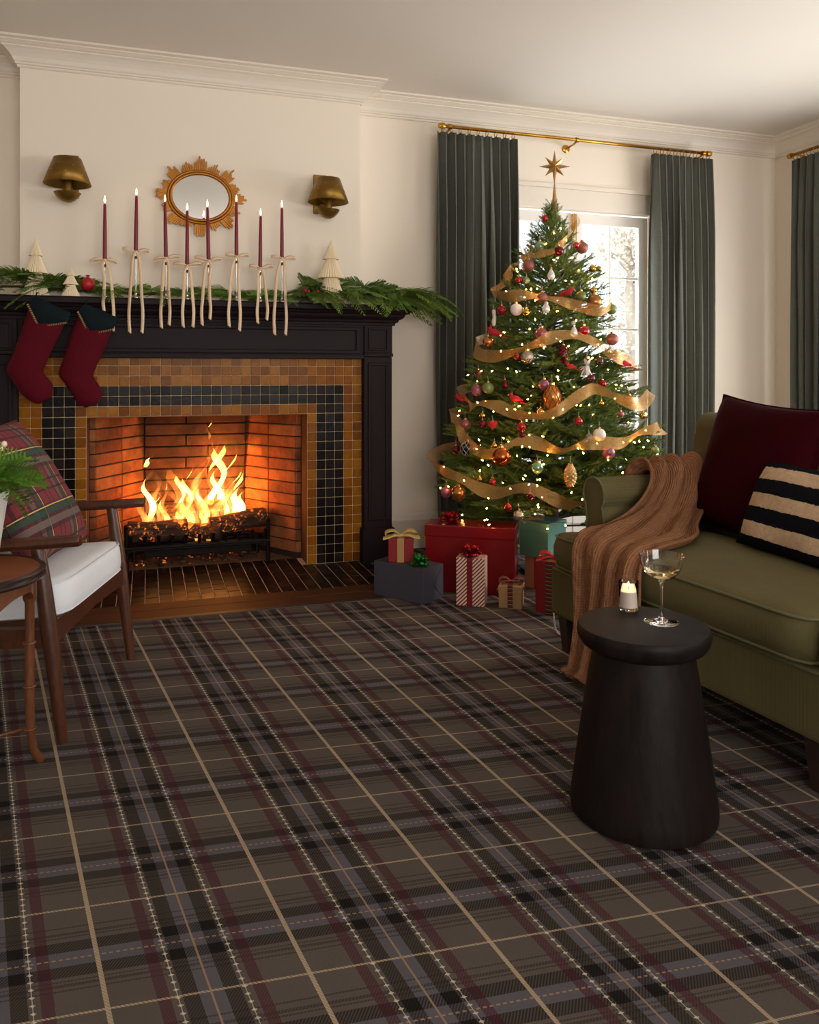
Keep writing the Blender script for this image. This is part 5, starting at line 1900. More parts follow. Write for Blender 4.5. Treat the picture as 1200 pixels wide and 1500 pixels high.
KINDNAME = {'ball': 'bauble', 'drop': 'drop_ornament', 'bird': 'bird_ornament', 'cone': 'cone_ornament', 'mitten': 'clip_ornament', 'feather': 'feather_ornament',
            'lattice': 'egg_ornament', 'lattice_ball': 'bauble', 'heart': 'heart_ornament'}
for p, r, kind, mk, label in ORN:
    out = Vector((p[0] - AX, p[1] - AY, 0)).normalized()
    root = thing(KINDNAME[kind], label, 'ornament', p, rt_.uniform(-.4, .4) - TH, 'ornaments on the fir tree')
    mm = OM[mk]
    capz = r
    if kind == 'ball':
        MB().lathe(sph(r), 20).build('ball', mm, root, smooth=True)
    elif kind == 'lattice_ball':
        MB().lathe(sph(r), 20).build('ball', mm, root, smooth=True)
        lt = MB()
        for k in range(8):
            for sg in (-1, 1):
                lt.tube([(r * 1.01 * math.sin(math.pi * q / 14) * math.cos(2 * math.pi * k / 8 + sg * q * .17), r * 1.01 * math.sin(math.pi * q / 14) * math.sin(2 * math.pi * k / 8 + sg * q * .17), -r * 1.01 * math.cos(math.pi * q / 14)) for q in range(1, 14)], .0011, 4)
        lt.build('lattice', OM['pale_lattice'], root)
    elif kind == 'drop':
        MB().lathe([(0, -r * 1.2), (r * .55, -r), (r * .82, -r * .4), (r * .72, r * .2), (r * .42, r * .8), (r * .12, r * 1.25), (0, r * 1.3)], 18).build('drop', mm, root, smooth=True)
        capz = r * 1.2
    elif kind == 'lattice':
        MB().lathe([(0, -r * 1.75), (r * .38, -r * 1.4), (r * .80, -r * .7), (r, 0.05 * r), (r * .88, r * .75), (r * .5, r * 1.35), (r * .2, r * 1.6), (0, r * 1.62)], 22).build('egg', mm, root, smooth=True)
        lt = MB()

        def er(z_):
            pr = [(-1.75, 0), (-1.4, .38), (-.7, .80), (.05, 1), (.75, .88), (1.35, .5), (1.62, .12)]
            for (a, ra), (b_, rb3) in zip(pr[:-1], pr[1:]):
                if z_ <= b_:
                    return ra + (rb3 - ra) * (z_ - a) / (b_ - a)
            return .1
        for k in range(9):
            for sg in (-1, 1):
                lt.tube([(r * (er(zz) + .03) * math.cos(2 * math.pi * k / 9 + sg * (zz + 1.7) * .62), r * (er(zz) + .03) * math.sin(2 * math.pi * k / 9 + sg * (zz + 1.7) * .62), zz * r) for zz in [-1.7 + 3.25 * q / 16 for q in range(17)]], .0016, 4)
        lt.build('lattice', OM['lattice'], root)
        capz = r * 1.6
    elif kind == 'cone':
        m = MB().lathe([(0, -r * 1.75), (r * .4, -r * 1.4), (r * .74, -r * .6), (r * .80, r * .3), (r * .62, r * 1.1), (r * .3, r * 1.6), (0, r * 1.65)], 16)
        m.build('core', mm, root, smooth=True)
        sc_ = MB()
        for i in range(11):
            zz = -1.5 + 3.0 * i / 10
            rr = r * .80 * math.sin(math.pi * min(.97, max(.08, (zz + 1.85) / 3.6))) ** .7
            for k in range(9):
                a = 2 * math.pi * (k + .5 * (i % 2)) / 9
                c = Vector((rr * math.cos(a), rr * math.sin(a), zz * r))
                o_ = Vector((math.cos(a), math.sin(a), -.5)).normalized()
                t_ = Vector((-math.sin(a), math.cos(a), 0))
                s_ = r * .24
                sc_.add([c - t_ * s_, c + t_ * s_, c + o_ * s_ * 1.1, c + Vector((0, 0, s_))], [(0, 1, 2), (0, 2, 3), (1, 3, 2)])
        tag(sc_.build('scales', mm, root), kind='stuff')
        capz = r * 1.65
    elif kind == 'bird':
        b = MB()
        s_ = r / .035
        pts = [(-.040, -.010), (-.022, -.004), (-.004, 0), (.014, .004), (.022, .012), (.030, .020), (.038, .020)]
        rad = [.004, .009, .017, .017, .012, .011, .005]
        b.tube(catmull([(x * s_, 0, z_ * s_) for x, z_ in pts], 3), [rad[min(len(rad) - 1, int(i / 3))] * (1 - (i % 3) / 3) * s_ + rad[min(len(rad) - 1, int(i / 3) + 1)] * ((i % 3) / 3) * s_ for i in range(19)], 10)
        b.build('body', mm, root, smooth=True)
        MB().lathe([(0, 0), (.006 * s_, .0), (.003 * s_, .010 * s_), (0, .018 * s_)], 8, (.022 * s_, 0, .026 * s_)).build('crest', mm, root)
        MB().lathe([(.003 * s_, 0), (0, .008 * s_)], 6).build('beak', OM['bronze'], root, (.040 * s_, 0, .020 * s_), (0, math.radians(90), 0))
        tl = MB().box(-.070 * s_, -.030 * s_, -.006 * s_, .006 * s_, -.014 * s_, -.009 * s_)
        tl.build('tail', mm, root, rot=(0, math.radians(-14), 0))
        if rt_.random() < .75:
            root.rotation_euler[2] += math.pi
        continue
    elif kind == 'mitten':
        m = MB().tube(catmull([(0, 0, -r * 1.6), (0, 0, -r * .8), (r * .1, 0, 0), (0, 0, r * .9), (0, 0, r * 1.4)], 3), [r * .25, r * .4, r * .5, r * .55, r * .5, r * .45, r * .42, r * .42, r * .45, r * .5, r * .48, r * .42, r * .3], 10, flat=.6)
        m.build('clip', mm, root, smooth=True)
        capz = r * 1.4
    elif kind == 'feather':
        for k in range(34):
            a = rt_.uniform(0, 6.28)
            e = rt_.uniform(-1.2, 1.2)
            d = Vector((math.cos(a) * math.cos(e) * .75, math.sin(a) * math.cos(e) * .55, math.sin(e) - .15))
            L_ = r * rt_.uniform(.8, 1.45)
            q = strip([Vector((0, 0, r * .2)) + d * L_ * t_ + Vector((0, 0, -.012 * t_ * t_)) for t_ in (0, .3, .6, .85, 1)], [.003, .018, .020, .013, .002], Vector((0, 0, 1)).cross(d) + Vector((.05, 0, 0)))
            q.build('feather', mm, root)
        capz = r
    elif kind == 'heart':
        m = MB()
        ol = []
        for k in range(28):
            t_ = 2 * math.pi * k / 28
            ol.append((r * 16 * math.sin(t_) ** 3 / 16, r * (13 * math.cos(t_) - 5 * math.cos(2 * t_) - 2 * math.cos(3 * t_) - math.cos(4 * t_)) / 16))
        rows = []
        for f, dy in ((.3, .55), (.75, .42), (1, .0), (.75, -.42), (.3, -.55)):
            rows.append([(x * f, dy * r, z_ * f) for x, z_ in ol])
        m.grid(rows, True)
        m.f.append(tuple(range(28)))
        m.f.append(tuple(4 * 28 + k for k in reversed(range(28))))
        m.build('heart', mm, root, smooth=True)
        capz = r * .5
    cs_ = max(.0035, r * .28)
    MB().lathe([(0, 0), (cs_, 0), (cs_, cs_ * .9), (cs_ * .6, cs_ * 1.1), (0, cs_ * 1.1)], 10, (0, 0, capz * .96)).build('cap', M['cap'], root)
    MB().tube([(0, 0, capz + cs_ * .6), (0, .002, capz + cs_ * 2.2), (-out.x * .0, .01, capz + cs_ * 4)], .0007, 4).build('hanger', M['thread'], root)

# ------------------------------------------------------------------ gifts under the tree
M['navy_paper'] = mat('slate_blue_paper', lin(60, 60, 72), 0.7, vary=0.06, vscale=10, bump=0.1, bscale=20)
M['red_paper'] = mat('red_paper', lin(136, 10, 18), 0.5, vary=0.08, vscale=8)
M['red_gloss_paper'] = mat('glossy_red_paper', lin(118, 7, 16), 0.25, coat=0.2, vary=0.1, vscale=6, bump=0.15, bscale=12, bdist=0.006)
M['teal_box'] = mat('teal_card', lin(84, 140, 130), 0.5, vary=0.05)
M['kraft'] = mat('kraft_card', lin(176, 138, 96), 0.75, vary=0.06, bump=0.08)
M['pink_paper'] = mat('pinkish_paper', lin(170, 128, 108), 0.45)
M['gold_rib'] = mat('gold_ribbon', lin(196, 166, 92), 0.4, 0.2, sheen=0.3)
M['tan_rib'] = mat('tan_ribbon', lin(176, 136, 84), 0.4)
M['foil_red'] = mat('red_foil', lin(150, 12, 30), 0.2, 0.6)
M['foil_green'] = mat('green_foil', lin(16, 120, 40), 0.18, 0.6)
M['red_rib'] = mat('dark_red_ribbon', lin(120, 14, 24), 0.4, sheen=0.2)
M['bright_red_rib'] = mat('red_ribbon', lin(168, 20, 30), 0.35, sheen=0.2)


def mat_stripes():
    m, t, b = new_mat('red_white_stripes')
    x, y, z = t.sep(t.coord('Object'))
    q = t.math('FRACT', t.math('DIVIDE', t.math('SUBTRACT', t.math('ADD', x, y), t.math('MULTIPLY', z, 1.0)), 0.0178))
    t.link(t.mix(t.math('LESS_THAN', q, 0.48), lin(226, 206, 184), lin(134, 20, 30)), b.inputs['Base Color'])
    b.inputs['Roughness'].default_value = 0.5
    return m


def mat_plaid_rib():
    m, t, b = new_mat('tartan_ribbon')
    x, y, z = t.sep(t.coord('Object'))
    q = t.math('FRACT', t.math('DIVIDE', t.math('ADD', z, t.math('MULTIPLY', y, 1.0)), 0.018))
    q2 = t.math('FRACT', t.math('DIVIDE', x, 0.0085))
    c = t.mix(t.math('LESS_THAN', q, 0.45), lin(150, 34, 34), lin(36, 46, 42))
    c = t.mix(t.math('MULTIPLY', t.math('LESS_THAN', q2, 0.4), 0.6), c, lin(30, 34, 40))
    c = t.mix(t.math('MULTIPLY', t.math('GREATER_THAN', q, 0.9), 0.7), c, lin(214, 190, 120))
    t.link(c, b.inputs['Base Color'])
    b.inputs['Roughness'].default_value = 0.6
    return m


M['stripes'] = mat_stripes()
M['plaid_rib'] = mat_plaid_rib()


def pull_bow(parent, c, r, mm, n=16, seed=1, w=None):
    r_ = random.Random(seed)
    root = MB().lathe([(0, -.003), (r * .18, -.002), (r * .2, .004), (0, .006)], 10).build('bow', mm, parent, c)
    w = w or r * .36
    for k in range(n):
        ring = k % 2
        a = 2 * math.pi * k / n * 1.0 + r_.uniform(-.2, .2)
        el = (.25 if ring == 0 else .85) + r_.uniform(-.15, .15)
        d = Vector((math.cos(a) * math.cos(el), math.sin(a) * math.cos(el), math.sin(el)))
        up = Vector((-math.cos(a) * math.sin(el), -math.sin(a) * math.sin(el), math.cos(el)))
        L = r * r_.uniform(.85, 1.1)
        pts = [Vector((0, 0, .002)), d * L * .5 + up * L * .16, d * L * .9 + up * L * .17, d * L + up * 0, d * L * .85 - up * L * .10, d * L * .4 - up * L * .05, Vector((0, 0, .001))]
        pts = catmull(pts, 4)
        s_ = strip(pts, w, d.cross(up))
        solidify(s_.build('loop', mm, root, smooth=True), .0006)
    return root


def tied_bow(parent, c, r, mm, yaw=0.0, w=.02, droop=.4, tails=True, seed=1):
    r_ = random.Random(seed)
    root = MB().lathe([(0, -.007), (.008, -.004), (.010, 0), (.008, .005), (0, .008)], 10).build('bow', mm, parent, c, (0, 0, yaw))
    for sg in (-1, 1):
        pts = catmull([(0, 0, 0), (sg * r * .45, .004, r * .30), (sg * r * .95, .006, r * .22), (sg * r, .0, 0), (sg * r * .5, -.006, -.02 * r), (0, 0, 0)], 6)
        n = len(pts)
        s_ = strip(pts, [w * (.45 + .65 * math.sin(math.pi * k / (n - 1))) for k in range(n)], Vector((0, 1, .25)))
        solidify(s_.build('loop', mm, root, smooth=True), .0007)
        if tails:
            pts = catmull([(0, -.002, 0), (sg * r * .4, -w * .4, .006), (sg * r * .8, -w * .8, -droop * r * .3), (sg * r * 1.2, -w, -droop * r * .9)], 6)
            s_ = strip(pts, w * .85, Vector((0.1, 1, .35)))
            solidify(s_.build('tail', mm, root, smooth=True), .0007)
    return root


def gift(name, label, corner, ang, w, d, h, z0, mm, bevel=.003):
    root = thing(name, label, 'gift', (corner[0], corner[1], z0), math.radians(ang), 'gifts under the tree')
    MB().box(0, w, 0, d, 0, h).build('box', mm, root, bevel=bevel)
    return root


def band(root, x0, x1, d, h, mm, axis='x', nm='ribbon', e=.0012):
    """ribbon loop round the box: in the y-z plane at x0..x1 (axis x) or the x-z plane"""
    m = MB()
    if axis == 'x':
        ring = [(-e, 0), (-e, h + e), (d + e, h + e), (d + e, 0)]
        rows = [[(x0, y, z) for y, z in ring], [(x1, y, z) for y, z in ring]]
    else:
        ring = [(-e, 0), (-e, h + e), (d + e, h + e), (d + e, 0)]
        rows = [[(x, x0, z) for x, z in ring], [(x, x1, z) for x, z in ring]]
    m.grid(rows)
    o = m.build(nm, mm, root)
    solidify(o, .001)
    return o


g = gift('gift_box', 'long slate blue wrapped gift lying at the front left', (1.046, 3.707), -56.2, .302, .158, .163, 0.001, M['navy_paper'], .004)
# folded end flaps on the short side
fl = MB()
W, D_, Hh = .302, .158, .163
fl.add([(W + .0015, .004, .004), (W + .0015, .004, Hh - .004), (W + .003, D_ * .52, Hh * .48)], [(0, 1, 2)])
fl.add([(W + .0015, D_ - .004, .004), (W + .0015, D_ - .004, Hh - .004), (W + .0035, D_ * .48, Hh * .46)], [(0, 1, 2)])
o = fl.build('end_flaps', M['navy_paper'], g)
solidify(o, .0012)
pull_bow(g, (.242, .050, .169), .052, M['foil_green'], 14, 4)

g = gift('gift_box', 'small red gift with a gold bow standing on the slate blue one', (1.100, 3.640), -21.5, .117, .10, .112, .1655, M['red_paper'])
band(g, .043, .075, .10, .112, M['tan_rib'])
tied_bow(g, (.058, .045, .122), .075, M['gold_rib'], .15, .036, .1, True, 2)

g = gift('gift_box', 'large glossy red gift box with a red foil bow on top', (1.301, 3.677), -31.5, .44, .16, .325, 0.001, M['red_gloss_paper'], .005)
MB().box(-.004, .444, -.004, .164, .27, .328).build('lid', M['red_gloss_paper'], g, bevel=.005)
pull_bow(g, (.115, .06, .334), .060, M['foil_red'], 18, 6)

g = gift('gift_box', 'upright gift in red and white diagonal stripes with a dark red bow', (1.356, 3.403), -32.4, .133, .085, .222, 0.001, M['stripes'])
band(g, .050, .076, .085, .222, M['red_rib'])
pull_bow(g, (.065, .042, .228), .056, M['foil_red'], 18, 9)

g = gift('gift_box', 'small kraft gift box with a tartan ribbon, before the big red one', (1.525, 3.303), -32.2, .105, .10, .100, 0.001, M['kraft'])
MB().box(-.002, .107, -.002, .102, .068, .1015).build('lid', M['kraft'], g, bevel=.002)
band(g, .041, .064, .103, .1015, M['plaid_rib'], e=.004)
tied_bow(g, (.052, .05, .112), .055, M['plaid_rib'], .1, .022, .7, True, 5)

g = gift('gift_box', 'pinkish wrapped gift with red ribbon under the teal box', (1.800, 3.588), -59.3, .135, .145, .158, 0.001, M['pink_paper'])
band(g, .055, .085, .145, .158, M['bright_red_rib'])
g2 = gift('gift_box', 'teal lidded gift box raised on a pinkish gift', (1.778, 3.605), -59.3, .166, .175, .172, .1608, M['teal_box'])
MB().box(-.003, .169, -.003, .178, .128, .1745).build('lid', M['teal_box'], g2, bevel=.002)
tied_bow(g2, (.055, .05, .180), .050, M['gold_rib'], .9, .020, .3, True, 7)
# curling ribbon hanging at the teal box's front
for k in range(2):
    cur = [(-.006 - .012 * k + .010 * math.cos(t_ * .9 + k), -.014 + .010 * math.sin(t_ * .9 + k), .04 - t_ * .010) for t_ in range(14)]
    solidify(strip(catmull(cur, 3), .008, Vector((.3, .3, 1))).build('curled_ribbon', M['pink_paper'], g2, smooth=True), .0006)

g = gift('gift_box', 'red gift with a red bow half hidden behind the sofa corner', (1.660, 3.205), -50, .13, .13, .232, 0.001, M['red_paper'])
band(g, .05, .082, .13, .232, M['plaid_rib'])
tied_bow(g, (.066, .06, .242), .065, M['bright_red_rib'], .3, .034, .2, True, 8)

M['cord'] = mat('white_cord', lin(210, 200, 186), 0.5)
wc = MB().tube(catmull([(2.02, 3.44, .004), (1.90, 3.22, .004), (1.67, 3.00, .10), (1.622, 2.945, .16), (1.60, 2.925, .10), (1.60, 2.90, .012), (1.64, 2.87, .004), (1.80, 2.93, .004)], 8), .0032, 6).build('power_cord', M['cord'], smooth=True)
tag(wc, 'white power cord looping down beside the sofa corner', 'cord')

# ------------------------------------------------------------------ sofa (local x = towards its back, y = -distance from the far end)
def mat_velvet(name, c1, c2, cord=0.0, sheen=0.5):
    m, t, b = new_mat(name)
    co = t.coord('Object')
    nz = t.noise(co, 5, 4)
    nz2 = t.noise(co, 60, 3)
    f = t.math('MULTIPLY_ADD', nz2, 0.3, t.math('MULTIPLY', nz, 0.7))
    t.link(t.mix(f, c1, c2), b.inputs['Base Color'])
    b.inputs['Roughness'].default_value = 0.8
    b.inputs['Specular IOR Level'].default_value = 0.2
    b.inputs['Sheen Weight'].default_value = sheen
    b.inputs['Sheen Roughness'].default_value = 0.4
    b.inputs['Sheen Tint'].default_value = (*[min(1, k * 1.6 + .02) for k in c2], 1)
    if cord:
        x, y, z = t.sep(co)
        w = t.math('SINE', t.math('MULTIPLY', y, 2 * math.pi / cord))
        t.link(t.bump(t.math('ADD', w, nz2), 0.35, 0.0012), b.inputs['Normal'])
    else:
        t.link(t.bump(nz2, 0.15, 0.003), b.inputs['Normal'])
    return m


M['olive'] = mat_velvet('olive_corduroy', lin(78, 71, 43), lin(107, 98, 64), 0.0042, 0.12)
M['olive_pipe'] = mat('olive_piping', lin(92, 88, 56), 0.8, sheen=0.3)
M['sofa_leg'] = mat_wood('dark_leg_wood', lin(28, 20, 18), lin(58, 42, 36), (2, 2, 9), 0.4)

sofa = thing('sofa', 'olive green velvet sofa with a rolled arm, right of the tree', 'sofa', (1.498, 2.761, 0), math.radians(5.21))
SL = 2.30


def cushion(outline, z0, z1, crown, rnd=.022, bulge=.012, rings=7, sub=5):
    """box cushion with a rounded edge from a star-shaped plan outline"""
    ol = []
    n = len(outline)
    for i in range(n):
        a, b_ = Vector(outline[i]), Vector(outline[(i + 1) % n])
        k_ = max(2, int((b_ - a).length / .05))
        for k in range(k_):
            ol.append(a.lerp(b_, k / k_))
    # round corners by smoothing
    for _ in range(2):
        ol = [(ol[i - 1] + ol[i] * 2 + ol[(i + 1) % len(ol)]) / 4 for i in range(len(ol))]
    ctr = sum(ol, Vector((0, 0))) / len(ol)
    rows = []

    def ring(f, z, out=0.0):
        r_ = []
        for i, p in enumerate(ol):
            t_ = (ol[(i + 1) % len(ol)] - ol[i - 1]).normalized()
            nrm = Vector((t_.y, -t_.x))
            q = ctr + (p - ctr) * f + nrm * out
            r_.append((q.x, q.y, z))
        return r_
    h = z1 - z0
    rows.append(ring(.5, z0 + .002))
    rows.append(ring(.97, z0 + .002))
    rows.append(ring(1, z0 + .012, .0))
    rows.append(ring(1, z0 + h * .35, bulge))
    rows.append(ring(1, z0 + h * .65, bulge))
    rows.append(ring(1, z1 - .014, .002))
    rows.append(ring(.975, z1 + crown * .06))
    for k in range(1, rings):
        f = .975 * (1 - k / rings)
        rows.append(ring(f, z1 + crown * (1 - f ** 2.4)))
    m = MB()
    m.grid(rows, True)
    m.f.append(tuple(reversed(range(len(ol)))))
    m.f.append(tuple((len(rows) - 1) * len(ol) + k for k in range(len(ol))))
    return m, ol


# base
MB().box(0.0, .84, -SL, 0, .14, .328).build('base', M['olive'], sofa, bevel=.012)
MB().tube([(-.002, -SL + .02, .318), (-.002, -.02, .318)], .005, 8).build('base_piping', M['olive_pipe'], sofa, smooth=True)


def arm_profile():
    """(y, z) outline of a rolled arm; the outer side is y = 0"""
    pts = [(-.028, .335), (-.030, .50), (-.022, .545)]
    c = Vector((-.072, .602))
    for k in range(15):
        a = math.radians(222 - k * 19.0 + 0)
        pts.append((c.x - .066 * math.cos(a) * -1 if False else c.x + .066 * math.cos(math.radians(-42 + k * 19)), c.y + .066 * math.sin(math.radians(-42 + k * 19))))
    pts += [(-.128, .545), (-.135, .50), (-.140, .335)]
    return pts


for nm, flip in (('arm', 0), ('arm', 1)):
    pr = arm_profile()
    if flip:
        pr = [(-SL - y, z) for y, z in pr][::-1]
    m = MB().prism(pr, .150, .80, 'x')
    o = m.build(nm, M['olive'], sofa, smooth='auto', bevel=.006)
    pts = [(.150, y, z) for y, z in pr]
    MB().tube(pts, .0048, 8).build('arm_piping', M['olive_pipe'], sofa, smooth=True)
# back with rolled top
bp = [(.60, .33), (.625, .45), (.675, .70), (.695, .80), (.700, .84)]
for k in range(9):
    a = math.radians(170 - k * 22)
    bp.append((.772 + .072 * math.cos(a), .838 + .072 * math.sin(a)))
bp += [(.85, .78), (.855, .14), (.60, .14)]
MB().prism(bp, -SL + .03, -.03, 'y').build('back', M['olive'], sofa, smooth='auto', bevel=.01)
# seat cushions (the end ones wrap in front of the arms)
mid = -1.20
co1 = [(-.020, -.022), (-.020, mid + .006), (.60, mid + .006), (.60, -.148), (.135, -.148), (.135, -.022)]
co2 = [(-.020, mid - .006), (-.020, -SL + .022), (.135, -SL + .022), (.135, -SL + .148), (.60, -SL + .148), (.60, mid - .006)]
for c_ in (co1, co2):
    m, ol = cushion(c_, .330, .452, .030)
    o = m.build('seat_cushion', M['olive'], sofa, smooth=True)
    MB().tube([(p.x - .002, p.y, .449) for p in ol], .0048, 8, closed=True).build('piping', M['olive_pipe'], o, smooth=True)
    MB().tube([(p.x - .002, p.y, .338) for p in ol], .0044, 8, closed=True).build('piping', M['olive_pipe'], o, smooth=True)
for (x, y) in ((.045, -.055), (.045, -1.17), (.045, -SL + .055), (.79, -.055), (.79, -SL + .055)):
    m = MB()
    m.add([(x - .018, y - .018, 0), (x + .018, y - .018, 0), (x + .018, y + .018, 0), (x - .018, y + .018, 0), (x - .030, y - .030, .145), (x + .030, y - .030, .145), (x + .030, y + .030, .145), (x - .030, y + .030, .145)],
          [(0, 3, 2, 1), (4, 5, 6, 7), (0, 1, 5, 4), (1, 2, 6, 5), (2, 3, 7, 6), (3, 0, 4, 7)])
    m.build('leg', M['sofa_leg'], sofa, bevel=.003)

SM = Matrix.Translation((1.498, 2.761, 0)) @ Matrix.Rotation(math.radians(5.21), 4, 'Z')


def sw(s, t, z):
    return SM @ Vector((s, -t, z))


# ------------------------------------------------------------------ pillows
def pillow_mesh(w, h, th, mm, name, n=28, conc=.05, seed=0, stripes=None, lump=.006):
    m = MB()

    def pt(u, v, sd):
        x = w / 2 * u * (1 - conc * (1 - v * v) * abs(u) ** 3)
        z = h / 2 * v * (1 - conc * (1 - u * u) * abs(v) ** 3)
        e = max(0, (1 - abs(u) ** 2.6)) ** .5 * max(0, (1 - abs(v) ** 2.6)) ** .5
        y = sd * th / 2 * e + lump * e * mnoise.noise(Vector((x * 8 + seed, sd * 2, z * 8)))
        return (x, y, z)
    idx = {}
    for sd in (-1, 1):
        for i in range(n + 1):
            for j in range(n + 1):
                u, v = -1 + 2 * i / n, -1 + 2 * j / n
                edge = i in (0, n) or j in (0, n)
                k = (i, j, 0 if edge else sd)
                if k not in idx:
                    idx[k] = len(m.v)
                    m.v.append(pt(u, v, sd))

    def g_(i, j, sd):
        return idx[(i, j, 0 if (i in (0, n) or j in (0, n)) else sd)]
    for sd in (-1, 1):
        for i in range(n):
            for j in range(n):
                f = (g_(i, j, sd), g_(i + 1, j, sd), g_(i + 1, j + 1, sd), g_(i, j + 1, sd))
                m.f.append(f if sd < 0 else f[::-1])
    edge = []
    for i in range(n):
        edge.append(pt(-1 + 2 * i / n, -1, 1))
    for j in range(n):
        edge.append(pt(1, -1 + 2 * j / n, 1))
    for i in range(n):
        edge.append(pt(1 - 2 * i / n, 1, 1))
    for j in range(n):
        edge.append(pt(-1, 1 - 2 * j / n, 1))
    return m, edge


def place_pillow(root, c, right, up):
    """local x = right, local z = up"""
    r = Vector(right).normalized()
    u = Vector(up)
    u = (u - r * u.dot(r)).normalized()
    b = u.cross(r)
    root.location = c
    root.rotation_euler = Matrix((r, b, u)).transposed().to_euler()


M['velvet_wine'] = mat_velvet('burgundy_velvet', lin(34, 2, 7), lin(58, 4, 11), 0, 0.0)
M['velvet_wine'].node_tree.nodes['Principled BSDF'].inputs['Specular IOR Level'].default_value = 0.04
M['velvet_wine'].node_tree.nodes['Principled BSDF'].inputs['Sheen Tint'].default_value = (.45, .04, .06, 1)
pw = thing('throw_pillow', 'large burgundy velvet pillow leaning on the sofa back', 'pillow', (0, 0, 0), 0, 'pillows on the sofa')
m, ed = pillow_mesh(.56, .52, .17, None, 'x', seed=3, conc=.07)
m.build('cover', M['velvet_wine'], pw, smooth=True)
MB().tube(ed, .0035, 6, closed=True).build('seam', M['velvet_wine'], pw, smooth=True)
c0 = sw(.585, .455, .72)
place_pillow(pw, c0, sw(.53, .80, .70) - sw(.62, .15, .745), Vector(sw(.66, .3, .98)) - Vector(sw(.52, .3, .46)))


def mat_fur():
    m, t, b = new_mat('striped_fur')
    co = t.coord('Object')
    x, y, z = t.sep(co)
    wob = t.math('MULTIPLY', t.math('SUBTRACT', t.noise(co, 70, 3), 0.5), 0.010)
    q = t.math('FRACT', t.math('DIVIDE', t.math('ADD', t.math('ADD', z, wob), 1.048), 0.1))
    s_ = t.math('LESS_THAN', t.math('ABSOLUTE', t.math('SUBTRACT', q, 0.5)), 0.24)
    inx = t.math('LESS_THAN', t.math('ABSOLUTE', t.math('ADD', x, wob)), 0.226)
    inz = t.math('LESS_THAN', t.math('ABSOLUTE', t.math('ADD', z, wob)), 0.142)
    s_ = t.math('MULTIPLY', s_, t.math('MULTIPLY', inx, inz))
    nz = t.noise(co, 45, 4, .7)
    cream = t.mix(nz, lin(176, 138, 104), lin(232, 204, 170))
    t.link(t.mix(s_, lin(14, 15, 22), cream), b.inputs['Base Color'])
    b.inputs['Roughness'].default_value = 0.95
    b.inputs['Specular IOR Level'].default_value = 0.1
    t.link(t.bump(t.noise(co, 140, 4, .7), 0.9, 0.008), b.inputs['Normal'])
    return m


pf = thing('throw_pillow', 'small striped fur pillow in navy and cream before the burgundy one', 'pillow', (0, 0, 0), 0, 'pillows on the sofa')
m, ed = pillow_mesh(.52, .31, .13, None, 'x', seed=8, conc=.03, lump=.012, n=34)
m.build('cover', mat_fur(), pf, smooth=True)
place_pillow(pf, sw(.435, .815, .622), sw(.42, 1.10, .600) - sw(.47, .54, .618), Vector(sw(.535, .6, .76)) - Vector(sw(.41, .57, .47)))

# ------------------------------------------------------------------ cable-knit throw
def mat_knit():
    m, t, b = new_mat('camel_cable_knit')
    uv = t.coord('UV')
    x, y, z = t.sep(uv)
    MT = t.math
    rib = MT('ABSOLUTE', MT('SINE', MT('MULTIPLY', x, math.pi * 46)))
    cab = MT('SINE', MT('ADD', MT('MULTIPLY', y, 2 * math.pi * 26), MT('MULTIPLY', MT('SINE', MT('MULTIPLY', x, 2 * math.pi * 9)), 2.2)))
    sel = MT('GREATER_THAN', MT('SINE', MT('MULTIPLY', x, 2 * math.pi * 5)), 0.0)
    st_ = MT('SINE', MT('MULTIPLY', y, 2 * math.pi * 150))
    hgt = MT('ADD', MT('MULTIPLY', rib, 0.6), MT('ADD', MT('MULTIPLY', MT('MULTIPLY', cab, sel), 0.35), MT('MULTIPLY', st_, 0.12)))
    nz = t.noise(t.coord('Object'), 30, 4)
    c = t.mix(nz, lin(130, 88, 61), lin(168, 120, 88))
    c = t.mix(MT('MULTIPLY', MT('SUBTRACT', 1.0, rib), 0.35), c, lin(90, 56, 36))
    t.link(c, b.inputs['Base Color'])
    b.inputs['Roughness'].default_value = 0.95
    b.inputs['Specular IOR Level'].default_value = 0.1
    t.link(t.bump(hgt, 0.85, 0.005), b.inputs['Normal'])
    return m


